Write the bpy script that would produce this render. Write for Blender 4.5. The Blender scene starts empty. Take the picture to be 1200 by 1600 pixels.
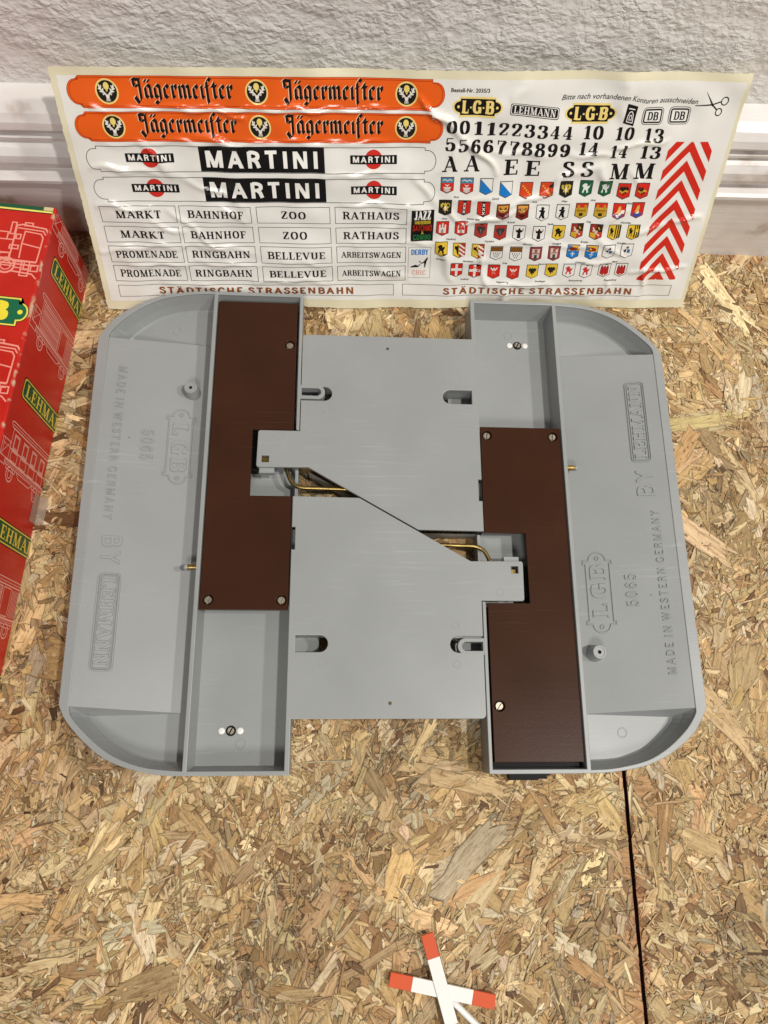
import bpy, bmesh, math, random
import numpy as np
from mathutils import Vector, Matrix, noise as mnoise

# ------------------------------------------------------------------ camera, world, lamps
sc = bpy.context.scene
COL = sc.collection
cd = bpy.data.cameras.new('camera'); cam = bpy.data.objects.new('camera', cd); COL.objects.link(cam)
cam.location = (-0.03195210, -0.13288072, 0.44480154)
cam.rotation_euler = (0.29434309, -0.06440743, -0.00398470)
cd.sensor_fit = 'HORIZONTAL'; cd.sensor_width = 36.0; cd.lens = 36.0
cd.clip_start = 0.01; cd.clip_end = 50.0
sc.camera = cam
w = bpy.data.worlds.new('World'); sc.world = w; w.use_nodes = True
w.node_tree.nodes['Background'].inputs[0].default_value = (1.0, 0.97, 0.94, 1)
w.node_tree.nodes['Background'].inputs[1].default_value = 0.135
def lamp(name, loc, size, power, col, target=(0, 0.0, 0)):
    l = bpy.data.lights.new(name, 'AREA'); l.shape = 'DISK'; l.size = size; l.energy = power; l.color = col
    o = bpy.data.objects.new(name, l); COL.objects.link(o); o.location = loc
    o.rotation_euler = (Vector(target) - Vector(loc)).to_track_quat('-Z', 'Y').to_euler()
    return o
lamp('ceiling_lamp', (0.72, -0.35, 1.95), 0.10, 22.0, (1.0, 0.955, 0.885))
lamp('ceiling_lamp', (1.20, -0.10, 1.45), 0.10, 12.0, (1.0, 0.955, 0.885))
lamp('ceiling_lamp', (-0.12, -1.25, 1.60), 0.45, 14.0, (1.0, 0.96, 0.90))
sc.view_settings.view_transform = 'Standard'; sc.view_settings.look = 'None'
sc.view_settings.exposure = 0.0; sc.view_settings.gamma = 1.0
sc.view_settings.use_curve_mapping = False
sc.cycles.max_bounces = 6

rnd = random.Random(7); rng = np.random.default_rng(7)
MM = 0.001
def S(r, g, b):
    return tuple(((c/255)/12.92 if c/255 <= .04045 else ((c/255+.055)/1.055)**2.4) for c in (r, g, b))

# ------------------------------------------------------------------ materials
def mat(name):
    m = bpy.data.materials.new(name); m.use_nodes = True
    return m, m.node_tree.nodes, m.node_tree.links, m.node_tree.nodes['Principled BSDF']
def N(nd, t, **k):
    n = nd.new(t)
    for a, v in k.items():
        if a.startswith('i_'):
            key = a[2:]; key = int(key) if key.isdigit() else key.replace('_', ' ')
            n.inputs[key].default_value = v
        else: setattr(n, a, v)
    return n
def ramp(nd, pos):
    r = nd.new('ShaderNodeValToRGB'); e = r.color_ramp.elements
    while len(e) < len(pos): e.new(0.5)
    for el, (p, c) in zip(e, pos): el.position = p; el.color = (*c, 1)
    return r
def plastic(name, col, rough, var=0.06, scratch=0.0, bump=0.03, spec=0.5):
    m, nd, lk, b = mat(name)
    tc = N(nd, 'ShaderNodeTexCoord')
    n1 = N(nd, 'ShaderNodeTexNoise', i_Scale=22.0, i_Detail=4.0)
    lk.new(tc.outputs['Object'], n1.inputs['Vector'])
    lo = tuple(c*(1-var) for c in col); hi = tuple(min(1, c*(1+var)) for c in col)
    r = ramp(nd, [(0.3, lo), (0.7, hi)]); lk.new(n1.outputs['Fac'], r.inputs['Fac'])
    # tiny dust / dirt specks
    v = N(nd, 'ShaderNodeTexVoronoi', i_Scale=95.0); lk.new(tc.outputs['Object'], v.inputs['Vector'])
    r2 = ramp(nd, [(0.0, (0.25,)*3), (0.035, (0.5,)*3), (0.06, (1,)*3)]); lk.new(v.outputs['Distance'], r2.inputs['Fac'])
    n9 = N(nd, 'ShaderNodeTexNoise', i_Scale=30.0, i_Detail=1.0); lk.new(tc.outputs['Object'], n9.inputs['Vector'])
    r9 = ramp(nd, [(0.60, (0,)*3), (0.66, (1,)*3)]); lk.new(n9.outputs['Fac'], r9.inputs['Fac'])
    mx = N(nd, 'ShaderNodeMix', data_type='RGBA', blend_type='MULTIPLY')
    lk.new(r9.outputs['Color'], mx.inputs[0]); lk.new(r.outputs['Color'], mx.inputs[6]); lk.new(r2.outputs['Color'], mx.inputs[7])
    mps = N(nd, 'ShaderNodeMapping'); mps.inputs['Rotation'].default_value = (0, 0, math.radians(-36)); mps.inputs['Scale'].default_value = (28, 700, 60); lk.new(tc.outputs['Object'], mps.inputs['Vector'])
    ns = N(nd, 'ShaderNodeTexNoise', i_Scale=1.0, i_Detail=2.0); lk.new(mps.outputs['Vector'], ns.inputs['Vector'])
    rs = ramp(nd, [(0.60, (0,)*3), (0.68, (1,)*3)]); lk.new(ns.outputs['Fac'], rs.inputs['Fac'])
    nk = N(nd, 'ShaderNodeTexNoise', i_Scale=13.0, i_Detail=2.0); lk.new(tc.outputs['Object'], nk.inputs['Vector'])
    rk = ramp(nd, [(0.50, (0,)*3), (0.70, (.55,)*3)]); lk.new(nk.outputs['Fac'], rk.inputs['Fac'])
    ms = N(nd, 'ShaderNodeMath', operation='MULTIPLY'); lk.new(rs.outputs['Color'], ms.inputs[0]); lk.new(rk.outputs['Color'], ms.inputs[1])
    mz = N(nd, 'ShaderNodeMix', data_type='RGBA'); lk.new(ms.outputs[0], mz.inputs[0]); lk.new(mx.outputs[2], mz.inputs[6])
    mz.inputs[7].default_value = (*[min(.8, c*1.35+.02) for c in col], 1)
    lk.new(mz.outputs[2], b.inputs['Base Color'])
    # roughness: smears plus directional scratches
    mp = N(nd, 'ShaderNodeMapping'); mp.inputs['Rotation'].default_value = (0, 0, math.radians(38)); mp.inputs['Scale'].default_value = (12, 420, 60)
    lk.new(tc.outputs['Object'], mp.inputs['Vector'])
    n2 = N(nd, 'ShaderNodeTexNoise', i_Scale=1.0, i_Detail=5.0); lk.new(mp.outputs['Vector'], n2.inputs['Vector'])
    n3 = N(nd, 'ShaderNodeTexNoise', i_Scale=14.0, i_Detail=3.0); lk.new(tc.outputs['Object'], n3.inputs['Vector'])
    ma = N(nd, 'ShaderNodeMath', operation='MULTIPLY_ADD'); ma.inputs[1].default_value = 0.16+scratch; ma.inputs[2].default_value = rough-0.12-scratch/2
    lk.new(n3.outputs['Fac'], ma.inputs[0])
    lk.new(ma.outputs[0], b.inputs['Roughness'])
    n4 = N(nd, 'ShaderNodeTexNoise', i_Scale=900.0, i_Detail=3.0); lk.new(tc.outputs['Object'], n4.inputs['Vector'])
    ad = N(nd, 'ShaderNodeMath', operation='MULTIPLY_ADD'); ad.inputs[1].default_value = 0.3+scratch*6
    lk.new(n2.outputs['Fac'], ad.inputs[0]); lk.new(n4.outputs['Fac'], ad.inputs[2])
    bp = N(nd, 'ShaderNodeBump', i_Strength=bump*4, i_Distance=0.0002); lk.new(ad.outputs[0], bp.inputs['Height'])
    lk.new(bp.outputs['Normal'], b.inputs['Normal'])
    b.inputs['Specular IOR Level'].default_value = spec
    return m
M_GREY = plastic('grey_plastic', (0.292, 0.306, 0.305), 0.44, 0.05, 0.04, 0.04)
M_BROWN = plastic('brown_plastic', (0.046, 0.0185, 0.0100), 0.34, 0.12, 0.05, 0.03, 0.07)
M_BLACK = plastic('black_plastic', (0.004, 0.004, 0.004), 0.5, spec=.10)
M_WHITEP = plastic('white_plastic', (0.80, 0.79, 0.76), 0.40, 0.03)
M_REDP = plastic('red_paint', (.62, .078, .014), 0.5, 0.06, spec=.3)
def metal(name, col, rough):
    m, nd, lk, b = mat(name)
    tc = N(nd, 'ShaderNodeTexCoord'); n = N(nd, 'ShaderNodeTexNoise', i_Scale=260.0, i_Detail=4.0)
    lk.new(tc.outputs['Object'], n.inputs['Vector'])
    r = ramp(nd, [(0.3, tuple(c*.55 for c in col)), (0.65, col)]); lk.new(n.outputs['Fac'], r.inputs['Fac'])
    lk.new(r.outputs['Color'], b.inputs['Base Color'])
    b.inputs['Metallic'].default_value = 1.0; b.inputs['Roughness'].default_value = rough
    return m
M_BRASS = metal('tarnished_brass', (0.44, 0.31, 0.11), 0.36)
M_STEEL = metal('nickel_screw', (0.46, 0.41, 0.33), 0.46)

def printed(name, rough, bump=0.0, coat=0.0, attr='Col'):
    m, nd, lk, b = mat(name)
    a = N(nd, 'ShaderNodeAttribute', attribute_name=attr)
    tc = N(nd, 'ShaderNodeTexCoord'); n = N(nd, 'ShaderNodeTexNoise', i_Scale=35.0, i_Detail=5.0)
    lk.new(tc.outputs['Object'], n.inputs['Vector'])
    r = ramp(nd, [(0.3, (0.93, 0.93, 0.92)), (0.65, (1, 1, 1))]); lk.new(n.outputs['Fac'], r.inputs['Fac'])
    mx = N(nd, 'ShaderNodeMix', data_type='RGBA', blend_type='MULTIPLY'); mx.inputs[0].default_value = 1
    lk.new(a.outputs['Color'], mx.inputs[6]); lk.new(r.outputs['Color'], mx.inputs[7])
    lk.new(mx.outputs[2], b.inputs['Base Color'])
    b.inputs['Roughness'].default_value = rough
    if coat: b.inputs['Coat Weight'].default_value = coat; b.inputs['Coat Roughness'].default_value = 0.12
    return m
M_VINYL = printed('printed_vinyl', 0.21)
M_BOXINK = printed('printed_card', 0.36)

# ------------------------------------------------------------------ object helpers
def link(o, parent=None, label=None, cat=None, group=None, kind=None):
    COL.objects.link(o)
    if parent: o.parent = parent
    if label: o['label'] = label
    if cat: o['category'] = cat
    if group: o['group'] = group
    if kind: o['kind'] = kind
    return o
def mesh(name, verts, faces, m, parent=None, smooth=False, cols=None, **kw):
    me = bpy.data.meshes.new(name); me.from_pydata([tuple(v) for v in verts], [], faces)
    me.materials.append(m)
    if cols is not None:
        a = me.color_attributes.new('Col', 'FLOAT_COLOR', 'CORNER')
        flat = []
        for f, c in zip(faces, cols): flat += [c[0], c[1], c[2], 1.0]*len(f)
        a.data.foreach_set('color', flat)
    if smooth: me.polygons.foreach_set('use_smooth', [True]*len(me.polygons))
    me.update()
    return link(bpy.data.objects.new(name, me), parent, **kw)
def frombm(name, bm, m, parent=None, smooth=False, **kw):
    me = bpy.data.meshes.new(name); bm.to_mesh(me); bm.free(); me.materials.append(m)
    if smooth: me.polygons.foreach_set('use_smooth', [True]*len(me.polygons))
    return link(bpy.data.objects.new(name, me), parent, **kw)
def empty(name, loc, rot=(0, 0, 0), **kw):
    o = bpy.data.objects.new(name, None); o.empty_display_size = 0.01; o.location = loc; o.rotation_euler = rot
    return link(o, None, **kw)
def plate_mesh(loops, z0, z1, bevel):
    """closed loops (outer first, then holes) in mm, extruded z0..z1 mm with rounded rims -> verts(m), faces"""
    c = bpy.data.curves.new('tmp', 'CURVE'); c.dimensions = '2D'; c.fill_mode = 'BOTH'
    c.extrude = ((z1-z0)/2-bevel)*MM; c.bevel_depth = bevel*MM; c.bevel_resolution = 1; c.offset = -bevel*MM
    for lp in loops:
        s = c.splines.new('POLY'); s.points.add(len(lp)-1); s.use_cyclic_u = True
        for p, q in zip(s.points, lp): p.co = (q[0]*MM, q[1]*MM, 0, 1)
    o = bpy.data.objects.new('tmp', c); COL.objects.link(o)
    bpy.context.view_layer.update()
    dg = bpy.context.evaluated_depsgraph_get()
    me = bpy.data.meshes.new_from_object(o.evaluated_get(dg))
    zc = (z0+z1)/2*MM
    V = [(v.co.x, v.co.y, v.co.z+zc) for v in me.vertices]; Fc = [tuple(p.vertices) for p in me.polygons]
    bpy.data.objects.remove(o); bpy.data.curves.remove(c); bpy.data.meshes.remove(me)
    return V, Fc
class MB:
    def __init__(s): s.v = []; s.f = []
    def add(s, V, F):
        k = len(s.v); s.v += [tuple(v) for v in V]; s.f += [tuple(i+k for i in f) for f in F]
    def box(s, x0, x1, y0, y1, z0, z1):
        s.add([(x*MM, y*MM, z*MM) for z in (z0, z1) for x, y in ((x0, y0), (x1, y0), (x1, y1), (x0, y1))],
              [(3, 2, 1, 0), (4, 5, 6, 7), (0, 1, 5, 4), (1, 2, 6, 5), (2, 3, 7, 6), (3, 0, 4, 7)])
    def sheet(s, A, B, closed=False):
        n = len(A); k = n if closed else n-1
        s.add([(x*MM, y*MM, z*MM) for x, y, z in list(A)+list(B)], [(i, (i+1) % n, n+(i+1) % n, n+i) for i in range(k)])
    def poly(s, P): s.add([(x*MM, y*MM, z*MM) for x, y, z in P], [tuple(range(len(P)))])
    def lathe(s, cx, cy, prof, n=28, axis='z'):
        V = []; F = []
        for r, z in prof:
            for i in range(n):
                a = 2*math.pi*i/n
                p = (cx+r*math.cos(a), cy+r*math.sin(a), z) if axis == 'z' else (cx+z, cy[0]+r*math.cos(a), cy[1]+r*math.sin(a))
                V.append(tuple(q*MM for q in p))
        for j in range(len(prof)-1):
            for i in range(n): F.append((j*n+i, j*n+(i+1) % n, (j+1)*n+(i+1) % n, (j+1)*n+i))
        s.add(V, F)
    def tube(s, pts, r, n=12):
        P = [Vector(p) for p in pts]; V = []; F = []; up = Vector((0, 0, 1))
        for i, p in enumerate(P):
            t = (P[min(i+1, len(P)-1)]-P[max(i-1, 0)]).normalized(); a = t.cross(up).normalized(); b = a.cross(t)
            for k in range(n):
                q = 2*math.pi*k/n; c = p+(a*math.cos(q)+b*math.sin(q))*r; V.append(tuple(c*MM))
        for i in range(len(P)-1):
            for k in range(n): F.append((i*n+k, i*n+(k+1) % n, (i+1)*n+(k+1) % n, (i+1)*n+k))
        F.append(tuple(range(n))[::-1]); F.append(tuple((len(P)-1)*n+k for k in range(n)))
        s.add(V, F)
    def out(s, name, m, parent=None, smooth=False, **kw): return mesh(name, s.v, s.f, m, parent, smooth, **kw)
def circ(cx, cy, r, n=20): return [(cx+r*math.cos(2*math.pi*i/n), cy+r*math.sin(2*math.pi*i/n)) for i in range(n)]
def resample(P, n):
    P = np.array(P, float); d = np.r_[0, np.cumsum(np.linalg.norm(np.diff(P, axis=0), axis=1))]
    t = np.linspace(0, d[-1], n); return [tuple(np.interp(t, d, P[:, k]) for k in range(P.shape[1])) for t in t]
def spline(P, closed=False, sub=6):
    P = [tuple(p) for p in P]; out = []; n = len(P)
    for i in range(n if closed else n-1):
        g = (lambda k: P[k % n]) if closed else (lambda k: P[max(0, min(n-1, k))])
        p0, p1, p2, p3 = g(i-1), g(i), g(i+1), g(i+2)
        for s in range(sub):
            t = s/sub
            out.append(tuple(.5*((2*b)+(-a+c)*t+(2*a-5*b+4*c-d)*t*t+(-a+3*b-3*c+d)*t**3) for a, b, c, d in zip(p0, p1, p2, p3)))
    if not closed: out.append(P[-1])
    else: out.append(out[0])
    return out

# ------------------------------------------------------------------ drawn alphabets (every stroke is built here)
def strip(pts, wf):
    """centre line -> quads; wf(dirx,diry) gives the full width"""
    P = [Vector(p[:2]) for p in pts]; L = []; R = []; closed = (P[0]-P[-1]).length < 1e-6
    for i, p in enumerate(P):
        a = P[i-1] if i else (P[-2] if closed else p); b = P[i+1] if i < len(P)-1 else (P[1] if closed else p)
        d1 = (p-a).normalized() if (p-a).length > 1e-9 else None; d2 = (b-p).normalized() if (b-p).length > 1e-9 else None
        d = ((d1 or d2)+(d2 or d1)); d = d.normalized() if d.length > 1e-6 else (d1 or d2)
        n = Vector((-d.y, d.x)); k = 1.0
        if d1 and d2: k = min(1.6, 1/max(.4, (1+d1.dot(d2))/2)**.5)
        h = wf(d.x, d.y)/2*k
        L.append(p+n*h); R.append(p-n*h)
    return [(L[i], R[i], R[i+1], L[i+1]) for i in range(len(P)-1)]
# kinds: V stem, L polyline (contrast by direction), S spline, T forced thin, K forced thick, H slab serif (x,y,half width)
GL = {
'A': (.92, [('T', [(.10, 0), (.46, 1)]), ('K', [(.44, 1), (.80, 0)]), ('T', [(.22, .34), (.68, .34)]), ('H', .11, 0, .15), ('H', .80, 0, .16)]),
'B': (.82, [('V', .2, 0, 1), ('S', [(.2, .95), (.45, .95), (.66, .86), (.66, .64), (.45, .53), (.2, .53)]), ('S', [(.45, .53), (.68, .46), (.73, .28), (.66, .10), (.45, .05), (.2, .05)]), ('H', .13, 0, .13), ('H', .13, 1, .13)]),
'C': (.82, [('S', [(.72, .74), (.62, .90), (.44, .96), (.22, .84), (.13, .5), (.22, .16), (.44, .04), (.62, .1), (.73, .26)]), ('s', .73, .70, .97)]),
'D': (.88, [('V', .2, 0, 1), ('S', [(.2, .95), (.48, .95), (.72, .80), (.78, .5), (.72, .2), (.48, .05), (.2, .05)]), ('H', .13, 0, .13), ('H', .13, 1, .13)]),
'E': (.76, [('V', .2, 0, 1), ('T', [(.2, .955), (.68, .955)]), ('T', [(.2, .5), (.52, .5)]), ('T', [(.2, .045), (.72, .045)]), ('s', .66, .70, 1), ('s', .50, .38, .62), ('s', .70, 0, .3), ('H', .13, 0, .13), ('H', .13, 1, .13)]),
'F': (.72, [('V', .2, 0, 1), ('T', [(.2, .955), (.66, .955)]), ('T', [(.2, .5), (.5, .5)]), ('s', .64, .70, 1), ('s', .48, .38, .62), ('H', .2, 0, .19), ('H', .13, 1, .13)]),
'G': (.90, [('S', [(.72, .74), (.62, .90), (.44, .96), (.22, .84), (.13, .5), (.22, .16), (.44, .04), (.62, .09), (.74, .22)]), ('s', .74, .70, .97), ('V', .74, .02, .42), ('H', .70, .44, .17)]),
'H': (.96, [('V', .2, 0, 1), ('V', .74, 0, 1), ('T', [(.2, .5), (.74, .5)]), ('H', .2, 0, .18), ('H', .2, 1, .18), ('H', .74, 0, .18), ('H', .74, 1, .18)]),
'I': (.46, [('V', .23, 0, 1), ('H', .23, 0, .19), ('H', .23, 1, .19)]),
'J': (.56, [('K', [(.36, 1), (.36, .3), (.30, .1)]), ('S', [(.34, .2), (.26, .06), (.12, .06), (.06, .2)]), ('H', .36, 1, .19)]),
'K': (.92, [('V', .2, 0, 1), ('T', [(.24, .40), (.68, .97)]), ('K', [(.36, .58), (.76, .03)]), ('H', .2, 0, .18), ('H', .2, 1, .18), ('H', .70, 1, .16), ('H', .78, 0, .15)]),
'L': (.74, [('V', .2, 0, 1), ('T', [(.2, .045), (.68, .045)]), ('s', .67, 0, .32), ('H', .2, 1, .18), ('H', .13, 0, .13)]),
'M': (1.12, [('T', [(.15, 0), (.15, 1)]), ('K', [(.20, 1), (.53, .0)]), ('T', [(.53, .0), (.88, 1)]), ('V', .90, 0, 1), ('H', .15, 0, .15), ('H', .13, 1, .13), ('H', .90, 0, .18), ('H', .93, 1, .14)]),
'N': (.98, [('T', [(.17, 0), (.17, 1)]), ('K', [(.20, 1), (.74, .0)]), ('T', [(.78, 0), (.78, 1)]), ('H', .17, 0, .16), ('H', .14, 1, .13), ('H', .78, 1, .16)]),
'O': (.90, [('S', [(.44, .96), (.22, .85), (.13, .5), (.22, .15), (.44, .04), (.66, .15), (.75, .5), (.66, .85), (.44, .96)])]),
'P': (.78, [('V', .2, 0, 1), ('S', [(.2, .95), (.48, .95), (.69, .84), (.69, .60), (.48, .48), (.2, .48)]), ('H', .2, 0, .19), ('H', .13, 1, .13)]),
'R': (.88, [('V', .2, 0, 1), ('S', [(.2, .95), (.46, .95), (.66, .85), (.66, .64), (.46, .53), (.2, .53)]), ('K', [(.46, .53), (.62, .36), (.72, .04)]), ('H', .2, 0, .19), ('H', .13, 1, .13), ('H', .77, 0, .12)]),
'S': (.72, [('S', [(.60, .76), (.52, .92), (.34, .96), (.17, .88), (.15, .70), (.34, .56), (.54, .44), (.62, .28), (.52, .09), (.33, .04), (.15, .12), (.09, .28)]), ('s', .61, .70, .97), ('s', .10, .03, .30)]),
'T': (.82, [('V', .41, 0, 1), ('T', [(.07, .955), (.75, .955)]), ('s', .09, .70, 1), ('s', .73, .70, 1), ('H', .41, 0, .2)]),
'U': (.94, [('K', [(.2, 1), (.2, .3)]), ('S', [(.2, .34), (.24, .13), (.44, .04), (.66, .12), (.72, .34), (.72, .99)]), ('H', .2, 1, .18), ('H', .72, 1, .16)]),
'V': (.90, [('K', [(.13, 1), (.46, .02)]), ('T', [(.46, .02), (.78, 1)]), ('H', .14, 1, .17), ('H', .78, 1, .15)]),
'W': (1.30, [('K', [(.13, 1), (.38, .02)]), ('T', [(.38, .02), (.62, .95)]), ('K', [(.60, 1), (.86, .02)]), ('T', [(.86, .02), (1.14, 1)]), ('H', .14, 1, .16), ('H', .62, 1, .15), ('H', 1.14, 1, .14)]),
'X': (.86, [('K', [(.12, 1), (.72, 0)]), ('T', [(.70, 1), (.12, 0)]), ('H', .14, 1, .14), ('H', .70, 1, .13), ('H', .13, 0, .13), ('H', .72, 0, .14)]),
'Y': (.88, [('K', [(.12, 1), (.43, .48)]), ('T', [(.43, .48), (.74, 1)]), ('V', .43, 0, .5), ('H', .14, 1, .16), ('H', .74, 1, .14), ('H', .43, 0, .2)]),
'Z': (.78, [('T', [(.1, .955), (.66, .955)]), ('K', [(.62, .93), (.14, .07)]), ('T', [(.1, .045), (.68, .045)]), ('s', .12, .70, 1), ('s', .67, 0, .3)]),
'0': (.72, [('S', [(.35, .96), (.18, .82), (.13, .5), (.18, .18), (.35, .04), (.52, .18), (.57, .5), (.52, .82), (.35, .96)])]),
'1': (.56, [('V', .33, 0, 1), ('T', [(.30, .94), (.10, .80)]), ('H', .33, 0, .20)]),
'2': (.70, [('S', [(.13, .70), (.18, .90), (.36, .96), (.54, .86), (.55, .66), (.40, .42), (.14, .10)]), ('T', [(.12, .07), (.58, .07)]), ('s', .58, .05, .26), ('d', .17, .70, .085)]),
'3': (.70, [('S', [(.13, .78), (.22, .93), (.38, .95), (.53, .84), (.50, .62), (.32, .53)]), ('S', [(.32, .53), (.54, .44), (.57, .22), (.42, .05), (.22, .06), (.11, .20)]), ('d', .17, .76, .08), ('d', .15, .22, .085)]),
'4': (.74, [('V', .46, 0, 1), ('T', [(.46, .95), (.08, .30)]), ('T', [(.07, .29), (.66, .29)]), ('H', .46, 0, .18)]),
'5': (.70, [('T', [(.18, .93), (.54, .93)]), ('T', [(.17, .95), (.15, .50)]), ('S', [(.15, .50), (.34, .62), (.53, .52), (.57, .30), (.46, .09), (.28, .04), (.12, .14)]), ('d', .16, .22, .085)]),
'6': (.72, [('S', [(.54, .84), (.40, .95), (.24, .84), (.14, .55), (.16, .22), (.34, .04), (.52, .16), (.56, .34), (.48, .52), (.32, .58), (.16, .42)]), ('d', .52, .80, .08)]),
'7': (.68, [('T', [(.12, .93), (.58, .93)]), ('s', .13, .68, 1), ('K', [(.56, .9), (.36, .5), (.28, 0)])]),
'8': (.72, [('S', [(.34, .96), (.18, .86), (.18, .66), (.34, .54), (.54, .42), (.57, .22), (.48, .07), (.34, .04), (.18, .08), (.12, .24), (.20, .44), (.36, .55), (.52, .68), (.50, .86), (.34, .96)])]),
'9': (.72, [('S', [(.16, .16), (.30, .05), (.46, .16), (.56, .45), (.54, .78), (.36, .96), (.18, .84), (.14, .66), (.22, .48), (.38, .42), (.54, .58)]), ('d', .18, .20, .08)]),
'-': (.5, [('T', [(.08, .42), (.40, .42)])]), '/': (.5, [('T', [(.05, -.05), (.42, 1.05)])]), '.': (.3, [('d', .14, .06, .07)]), '·': (.36, [('d', .17, .45, .085)]), '&': (.8, [('S', [(.66, .4), (.5, .1), (.24, .06), (.14, .26), (.46, .66), (.44, .9), (.28, .9), (.26, .7), (.68, .06)])]),
' ': (.42, []),
}
GL['Ä'] = (GL['A'][0], GL['A'][1]+[('d', .30, 1.15, .07), ('d', .60, 1.15, .07)])
def glyph(ch, T, t, serif, st=.09):
    out = []
    def wf(dx, dy): return t+(T-t)*min(1, abs(dy)*1.08)**1.3
    for g in GL[ch][1]:
        k = g[0]
        if k == 'V': out.append(strip([(g[1], g[2]), (g[1], g[3])], lambda a, b: T))
        elif k == 'L': out.append(strip(g[1], wf))
        elif k == 'S':
            cl = g[1][0] == g[1][-1]; p = spline(g[1][:-1] if cl else g[1], cl, 4); out.append(strip(p, wf))
        elif k in 'TK' and len(g[1]) == 2 and abs(g[1][0][1]-g[1][1][1]) > .35:
            (x0, y0), (x1, y1) = sorted(g[1], key=lambda p: -p[1]); hw = (t if k == 'T' else T)/2*math.hypot(x1-x0, y1-y0)/abs(y1-y0)
            out.append([(Vector((x0+hw, y0)), Vector((x0-hw, y0)), Vector((x1-hw, y1)), Vector((x1+hw, y1)))])
        elif k == 'T': out.append(strip(g[1], lambda a, b: t))
        elif k == 'K': out.append(strip(g[1], lambda a, b: T))
        elif k == 'd': out.append([(Vector((g[1]-g[3], g[2]-g[3]*.8)), Vector((g[1]+g[3], g[2]-g[3]*.8)), Vector((g[1]+g[3], g[2]+g[3]*.8)), Vector((g[1]-g[3], g[2]+g[3]*.8)))])
        elif serif and k == 'H':
            y = g[2]; y0 = y if y < .45 else y-st
            if .1 < y < .9: y0 = y-st/2
            out.append([(Vector((g[1]-g[3], y0)), Vector((g[1]+g[3], y0)), Vector((g[1]+g[3], y0+st)), Vector((g[1]-g[3], y0+st)))])
        elif serif and k == 's': out.append([(Vector((g[1]-.035, g[2])), Vector((g[1]+.035, g[2])), Vector((g[1]+.035, g[3])), Vector((g[1]-.035, g[3])))])
    return out
def layout(text, T=.2, t=.08, serif=True, gap=.10, st=.09):
    """-> list of strokes (lists of quads) with cap height 1, and total width"""
    x = 0; res = []
    for ch in text:
        for s in glyph(ch, T, t, serif, st): res.append([tuple((p.x+x, p.y) for p in q) for q in s])
        x += GL[ch][0]+(gap if ch != ' ' else 0)
    return res, x-gap
def fit(text, u0, u1, v0, h, **kw):
    """strokes scaled to fill u0..u1 with cap height h, baseline v0"""
    s, wd = layout(text, **kw); k = (u1-u0)/wd
    return [[tuple((u0+x*k, v0+y*h) for x, y in q) for q in st] for st in s]

# blackletter drawn with a broad nib held at an angle
BLK = {
'J': (.98, [[(.06, 1.34), (.20, 1.42), (.80, 1.36)], [(.70, 1.40), (.70, -.10), (.50, -.36), (.20, .10)], [(.22, 1.36), (.26, .98), (.34, .94)], [(.34, .92), (.62, .92)]]),
'a': (.80, [[(.17, .82), (.17, .18), (.32, .04), (.52, .2)], [(.17, .82), (.40, .98), (.58, .84), (.58, .14), (.70, .03)]]),
'g': (.80, [[(.17, .82), (.17, .18), (.34, .04), (.54, .2)], [(.17, .82), (.40, .98), (.58, .84), (.58, -.16), (.34, -.40), (.10, -.26)]]),
'e': (.68, [[(.17, .82), (.17, .18), (.34, .03), (.54, .16)], [(.17, .82), (.38, .98), (.52, .76), (.24, .46)]]),
'r': (.62, [[(.06, .86), (.19, .94), (.19, .14), (.32, .04)], [(.19, .74), (.40, .98), (.52, .84)], [(.48, .9), (.50, .66)]]),
'm': (1.20, [[(.06, .86), (.18, .94), (.18, .14), (.28, .04)], [(.18, .76), (.40, .97), (.56, .86), (.56, .14), (.66, .04)], [(.56, .76), (.78, .97), (.94, .86), (.94, .14), (1.06, .04)]]),
'i': (.44, [[(.06, .86), (.19, .94), (.19, .14), (.32, .04)], [(.16, 1.22), (.26, 1.32)]]),
'f': (.56, [[(.20, 1.28), (.20, -.12), (.26, -.34)], [(.20, 1.2), (.36, 1.50), (.56, 1.34)], [(.06, .92), (.34, .92)]]),
't': (.56, [[(.24, 1.22), (.24, .16), (.36, .04), (.48, .14)], [(.02, .94), (.48, .94)]]),
}
BLK['ä'] = (BLK['a'][0], BLK['a'][1]+[[(.18, 1.30), (.32, 1.26)], [(.46, 1.30), (.60, 1.26)]])
def blackletter(word, u0, u1, v0, xh):
    n = Vector((.108, .115)); x = 0; out = []
    wd = sum(BLK[c][0] for c in word); kx = (u1-u0)/wd
    for c in word:
        for ln in BLK[c][1]:
            for a, b in zip(ln[:-1], ln[1:]):
                a = Vector(a); b = Vector(b); q = [a+n, a-n, b-n, b+n]
                out.append([tuple((u0+(p.x+x)*kx, v0+p.y*xh) for p in q)])
        x += BLK[c][0]
    return out
# small sans captions come from Blender's own built-in font
_tx = {}
def caption(text, size, shear=0.0, bold=0.0):
    key = (text, shear, bold)
    if key not in _tx:
        c = bpy.data.curves.new('tmp', 'FONT'); c.body = text; c.size = 1; c.resolution_u = 2; c.shear = shear; c.offset = bold
        o = bpy.data.objects.new('tmp', c); COL.objects.link(o); bpy.context.view_layer.update()
        me = bpy.data.meshes.new_from_object(o.evaluated_get(bpy.context.evaluated_depsgraph_get()))
        _tx[key] = [[tuple((me.vertices[i].co.x, me.vertices[i].co.y) for i in p.vertices)] for p in me.polygons]
        bpy.data.objects.remove(o); bpy.data.curves.remove(c); bpy.data.meshes.remove(me)
    T = _tx[key]; xs = [p[0] for s in T for q in s for p in q]
    k = size; w0 = min(xs); return [[tuple(((x-w0)*k, y*k) for x, y in q) for q in s] for s in T], (max(xs)-w0)*k
def place(strokes, u, v): return [[tuple((x+u, y+v) for x, y in q) for q in s] for s in strokes]

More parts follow.
